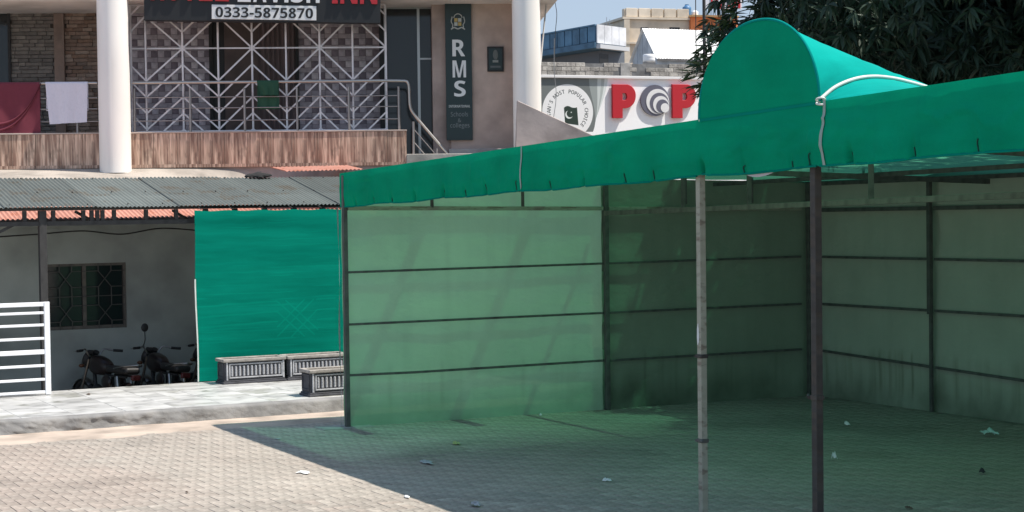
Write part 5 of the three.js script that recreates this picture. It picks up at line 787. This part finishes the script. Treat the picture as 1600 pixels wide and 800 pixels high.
// ---------- tree behind the tent, with added low foliage that shades its cloth ----------
{
  const t = thing('mango_tree', 'large dark leafy tree with long drooping leaves and added low foliage behind the tent', 'tree'), R = rng(77);
  const bark = grimy(0.10, 0.075, 0.055, 0.95, 2, 0.02), C0 = V(8.6, -0.5, -27);
  const limb = (pts, r0, r1) => { const cv = new THREE.CatmullRomCurve3(pts), n = 14, g = new THREE.TubeGeometry(cv, n, 1, 9), p = g.attributes.position; for (let i = 0; i <= n; i++) { const c = cv.getPointAt(i / n), r = lerp(r0, r1, i / n); for (let k = 0; k < 10; k++) { const j = i * 10 + k; p.setXYZ(j, c.x + (p.getX(j) - c.x) * r, c.y + (p.getY(j) - c.y) * r, c.z + (p.getZ(j) - c.z) * r); } } g.computeVertexNormals(); return g; };
  mesh('trunk', limb([C0, V(8.65, 1.2, -27.05), V(8.5, 2.8, -26.9), V(8.6, 5, -26.9)], 0.34, 0.2), bark, t);
  const blobs = [[9.4, 7.4, -27, 5.9, 4.6, 4.6], [5.6, 5.0, -26.3, 2.7, 1.9, 2.2], [6.6, 8.6, -26.8, 2.6, 2.6, 2.6], [12.5, 6, -26.5, 3.4, 3.2, 3.6], [9, 4.9, -25, 3.6, 2.0, 2.2], [10.5, 10.5, -27, 3.6, 2.6, 3.4], [4.55, 4.9, -26.2, 1.75, 1.1, 1.3], [11, 7.6, -19.8, 5, 3.6, 4.8], [8, 5.4, -24, 3, 1.8, 2.5], [6.1, 5.7, -22.6, 2.9, 1.6, 2.3], [3.1, 1.5, -24.4, 1.2, 1.1, 0.9], [4.9, 1.5, -24.9, 1.3, 1.2, 1.0], [6.6, 1.5, -23.6, 1.3, 1.2, 1.5], [7.6, 1.5, -20.6, 1.2, 1.2, 1.6], [8.9, 1.5, -17.6, 1.2, 1.2, 1.8]], vol = blobs.map(b => b[3] * b[4] * b[5] * (b[2] > -25.2 ? 1.5 : 1)), vsum = vol.reduce((a, b) => a + b, 0);  // the last low clumps are added, unseen behind the tent to darken its walls
  for (const b of blobs.slice(1, 11)) mesh('limb', limb([V(8.55, 3.0 + R(), -26.9), V(lerp(8.55, b[0], 0.5), lerp(3.4, b[1], 0.5) + 0.3, lerp(-26.9, b[2], 0.5)), V(b[0], b[1], b[2])], 0.16, 0.03), bark, t);
  for (const b of blobs.slice(11)) mesh('limb', limb([V(b[0] + 0.3, -0.5, b[2]), V(b[0], 0.6, b[2]), V(b[0] - 0.1, b[1] + 0.4, b[2])], 0.05, 0.015), bark, t);  // stems of the added low foliage
  // a spray: long narrow leaves round a twig tip, each folded and drooping
  const leafGeo = (len, wid) => { const P = [], n = 4; const pt = i => { const u = i / n, w = wid * Math.sin(Math.PI * Math.pow(u, 0.8)) * 0.5, d = -0.55 * len * u * u * 0.6; return [[u * len, d, -w], [u * len, d - w * 0.35, 0], [u * len, d, w]]; }; for (let i = 0; i < n; i++) { const a = pt(i), b = pt(i + 1); for (let k = 0; k < 2; k++) { P.push(...a[k], ...a[k + 1], ...b[k + 1], ...a[k], ...b[k + 1], ...b[k]); } } const g = new THREE.BufferGeometry(); g.setAttribute('position', new THREE.Float32BufferAttribute(P, 3)); g.computeVertexNormals(); return g; };
  const leafM = phys(1, 1, 1, 0.5, { transmission: 0.22, thickness: 0, specularIntensity: 0.4 }), oneM = [[0.06, 0.105, 0.05], [0.075, 0.12, 0.055], [0.05, 0.09, 0.045], [0.10, 0.145, 0.07]].map(c => phys(...c, 0.5, { transmission: 0.22, thickness: 0, specularIntensity: 0.4 }));
  const spray = seed => { const r = rng(seed), gs = []; for (let i = 0; i < 11; i++) { const g = leafGeo(0.17 + 0.11 * r(), 0.04 + 0.018 * r()); g.rotateX((r() - 0.5) * 1.2); g.rotateZ(lerp(-0.9, 0.5, r())); g.rotateY(i * 2.4 + r()); g.translate(0.03 * (r() - 0.5), -0.05 * r(), 0.03 * (r() - 0.5)); gs.push(g); } return mergeGeometries(gs); };
  const inBlob = () => { let w = R() * vsum, bi = 0; while (w > vol[bi] && bi < vol.length - 1) w -= vol[bi++]; const b = blobs[bi], v = V(R() * 2 - 1, R() * 2 - 1, R() * 2 - 1); if (v.length() > 1) return null; v.multiplyScalar(Math.pow(R(), 0.25) * (0.9 + 0.1 * R()) / Math.max(v.length(), 0.05) * Math.min(1, v.length() * 1.7)); return V(b[0] + v.x * b[3], b[1] + v.y * b[4], b[2] + v.z * b[5]); };
  const N = 30000, per = 3, mt = new THREE.Matrix4(), q = new THREE.Quaternion(), e = new THREE.Euler();
  const clump = p => fbm(p.x * 0.9 + 50, p.y * 0.9 + 50 + p.z * 0.7, 701, 3);
  for (let k = 0; k < per; k++) {
    const im = new THREE.InstancedMesh(spray(80 + k), leafM, N / per); let n = 0;
    while (n < N / per) { const p = inBlob(); if (!p) continue; const cl = clump(p); if (cl < 0.40 && R() < 0.65) continue; q.setFromEuler(e.set((R() - 0.5) * 0.9, R() * 6.28, (R() - 0.5) * 0.9)); const s = 0.85 + 0.5 * R(); im.setMatrixAt(n, mt.compose(p, q, V(s, s, s))); const f = 0.7 + 0.7 * R(), y = R() < 0.1 ? 1 : 0; im.setColorAt(n, new THREE.Color().setRGB((0.05 + 0.02 * y) * f, (0.08 + 0.016 * y) * f, (0.058) * f)); n++; }
    im.name = ['crown', 'crown_leaves', 'crown_inner_leaves'][k]; im.userData.kind = 'stuff'; im.castShadow = im.receiveShadow = true; t.add(im);  // leaves of the crown and of the added low foliage together
  }
  // leaves of the left fringe, singly
  const lg = [leafGeo(0.22, 0.05), leafGeo(0.26, 0.055), leafGeo(0.19, 0.045)];
  const fr = [[1075, 100], [1068, 118], [1082, 86], [1092, 72], [1104, 60], [1112, 48], [1122, 36], [1130, 22], [1136, 8], [1090, 118], [1098, 95], [1118, 62], [1078, 134], [1088, 146], [1140, -4]], dd = 25.2;
  for (const [px, py] of fr) for (let k = 0; k < 3; k++) {
    const o = WORLD.hit(px + 16 * R() + 8, py + 10 * (R() - 0.5), 'z', -(dd + 0.8 * R()));
    if (k === 0) mesh('twig', tube([o, o.clone().add(V(0.25, 0.06, -0.1)), o.clone().add(V(0.7, 0.0, -0.35))], 0.008, 8, 5), bark, t);
    for (let i = 0; i < 6; i++) { const l = mesh('leaf', lg[i % 3], oneM[Math.floor(R() * 4)], t); l.position.copy(o); l.rotation.set((R() - 0.5) * 1.2, Math.PI + (i - 2.5) * 0.5 + (R() - 0.5), lerp(-0.5, 0.6, R()), 'YXZ'); }
  }
  const base = C0.clone(); for (const c of t.children) c.position.sub(base); t.position.copy(base);
}
// ---------- litter on the pavers ----------
{
  const scrap = (name, label, cat, px, py, w, d, h, m, seed) => {
    const t = thing(name, label, cat, 'scraps lying on the pavers'), c = WORLD.hit(px, py, 'y', 0.004), g = grid(14, 10, (u, v) => { const a = u * 2 - 1, b = v * 2 - 1, r = 0.62 * (0.45 + 1.1 * fbm(Math.atan2(b, a) * 1.6 + 9, seed, seed, 3)); return { p: V(c.x + a * w / 2 * r, 0.005 + 1.3 * h * fbm(u * 6 + seed, v * 6, seed + 1, 3) * (1 - 0.6 * Math.max(a * a, b * b)), c.z + b * d / 2 * r + 0.2 * a * d), uv: [u, v] }; });
    mesh('crumpled_piece', g, m, t); return done(t);
  };
  const film = std(0.36, 0.38, 0.38, 0.5), paper = std(0.72, 0.72, 0.7, 0.9), aqua = std(0.42, 0.6, 0.54, 0.6), leafY = std(0.36, 0.36, 0.14, 0.7), brown = std(0.1, 0.07, 0.05, 0.9);
  scrap('plastic_film', 'flat pale plastic film near the edge of the tent shadow', 'litter', 665, 723, 0.22, 0.3, 0.03, film, 3);
  scrap('plastic_bag', 'crumpled bluish plastic bag on the shadow edge at the bottom of the view', 'litter', 744, 791, 0.13, 0.16, 0.06, film, 5);
  scrap('paper_scrap', 'white twisted paper scrap in the middle of the shaded pavers', 'litter', 948, 752, 0.12, 0.1, 0.035, paper, 8);
  scrap('dry_leaf', 'yellowish dry leaf lying before the tent side wall', 'leaf', 713, 694, 0.15, 0.2, 0.04, leafY, 11);
  scrap('paper_pellet', 'tiny white paper pellet at the foot of the side wall cloth', 'litter', 845, 650, 0.05, 0.08, 0.04, paper, 13);
  scrap('paper_cup', 'small white torn cup just right of the rusty front post', 'litter', 1303, 719, 0.08, 0.08, 0.10, paper, 17);
  scrap('paper_scrap', 'small folded white paper at the back of the tent floor', 'litter', 1323, 665, 0.10, 0.1, 0.06, paper, 19);
  scrap('plastic_bag', 'pale green plastic bag crumpled near the back wall of the tent', 'litter', 1546, 681, 0.19, 0.2, 0.11, aqua, 23);
  scrap('dark_scrap', 'dark crumpled scrap on the right of the tent floor', 'litter', 1535, 740, 0.08, 0.1, 0.06, M.dark, 29);
  scrap('dry_leaf', 'small brown leaf on the right at the bottom of the view', 'leaf', 1420, 795, 0.06, 0.1, 0.03, brown, 31);
  scrap('paper_flakes', 'pale flattened paper flake on the sunlit pavers', 'litter', 474, 738, 0.17, 0.22, 0.008, paper, 37);
  scrap('paper_flakes', 'thin whitish flake on the shaded pavers left of the tent post', 'litter', 434, 686, 0.10, 0.1, 0.008, film, 41);
  scrap('dark_scrap', 'brown bit of rubbish on the bright marble walkway', 'litter', 139, 637, 0.1, 0.1, 0.02, brown, 43).position.y += 0.172;
  scrap('dark_scrap', 'small dark pebble on the sunlit pavers near the bottom left', 'litter', 292, 770, 0.04, 0.06, 0.02, brown, 47);
  scrap('paper_flakes', 'light paper flake on the sunlit pavers beside the bottom shadow edge', 'litter', 636, 777, 0.07, 0.1, 0.02, paper, 53);
}
renderer.render(scene, camera);
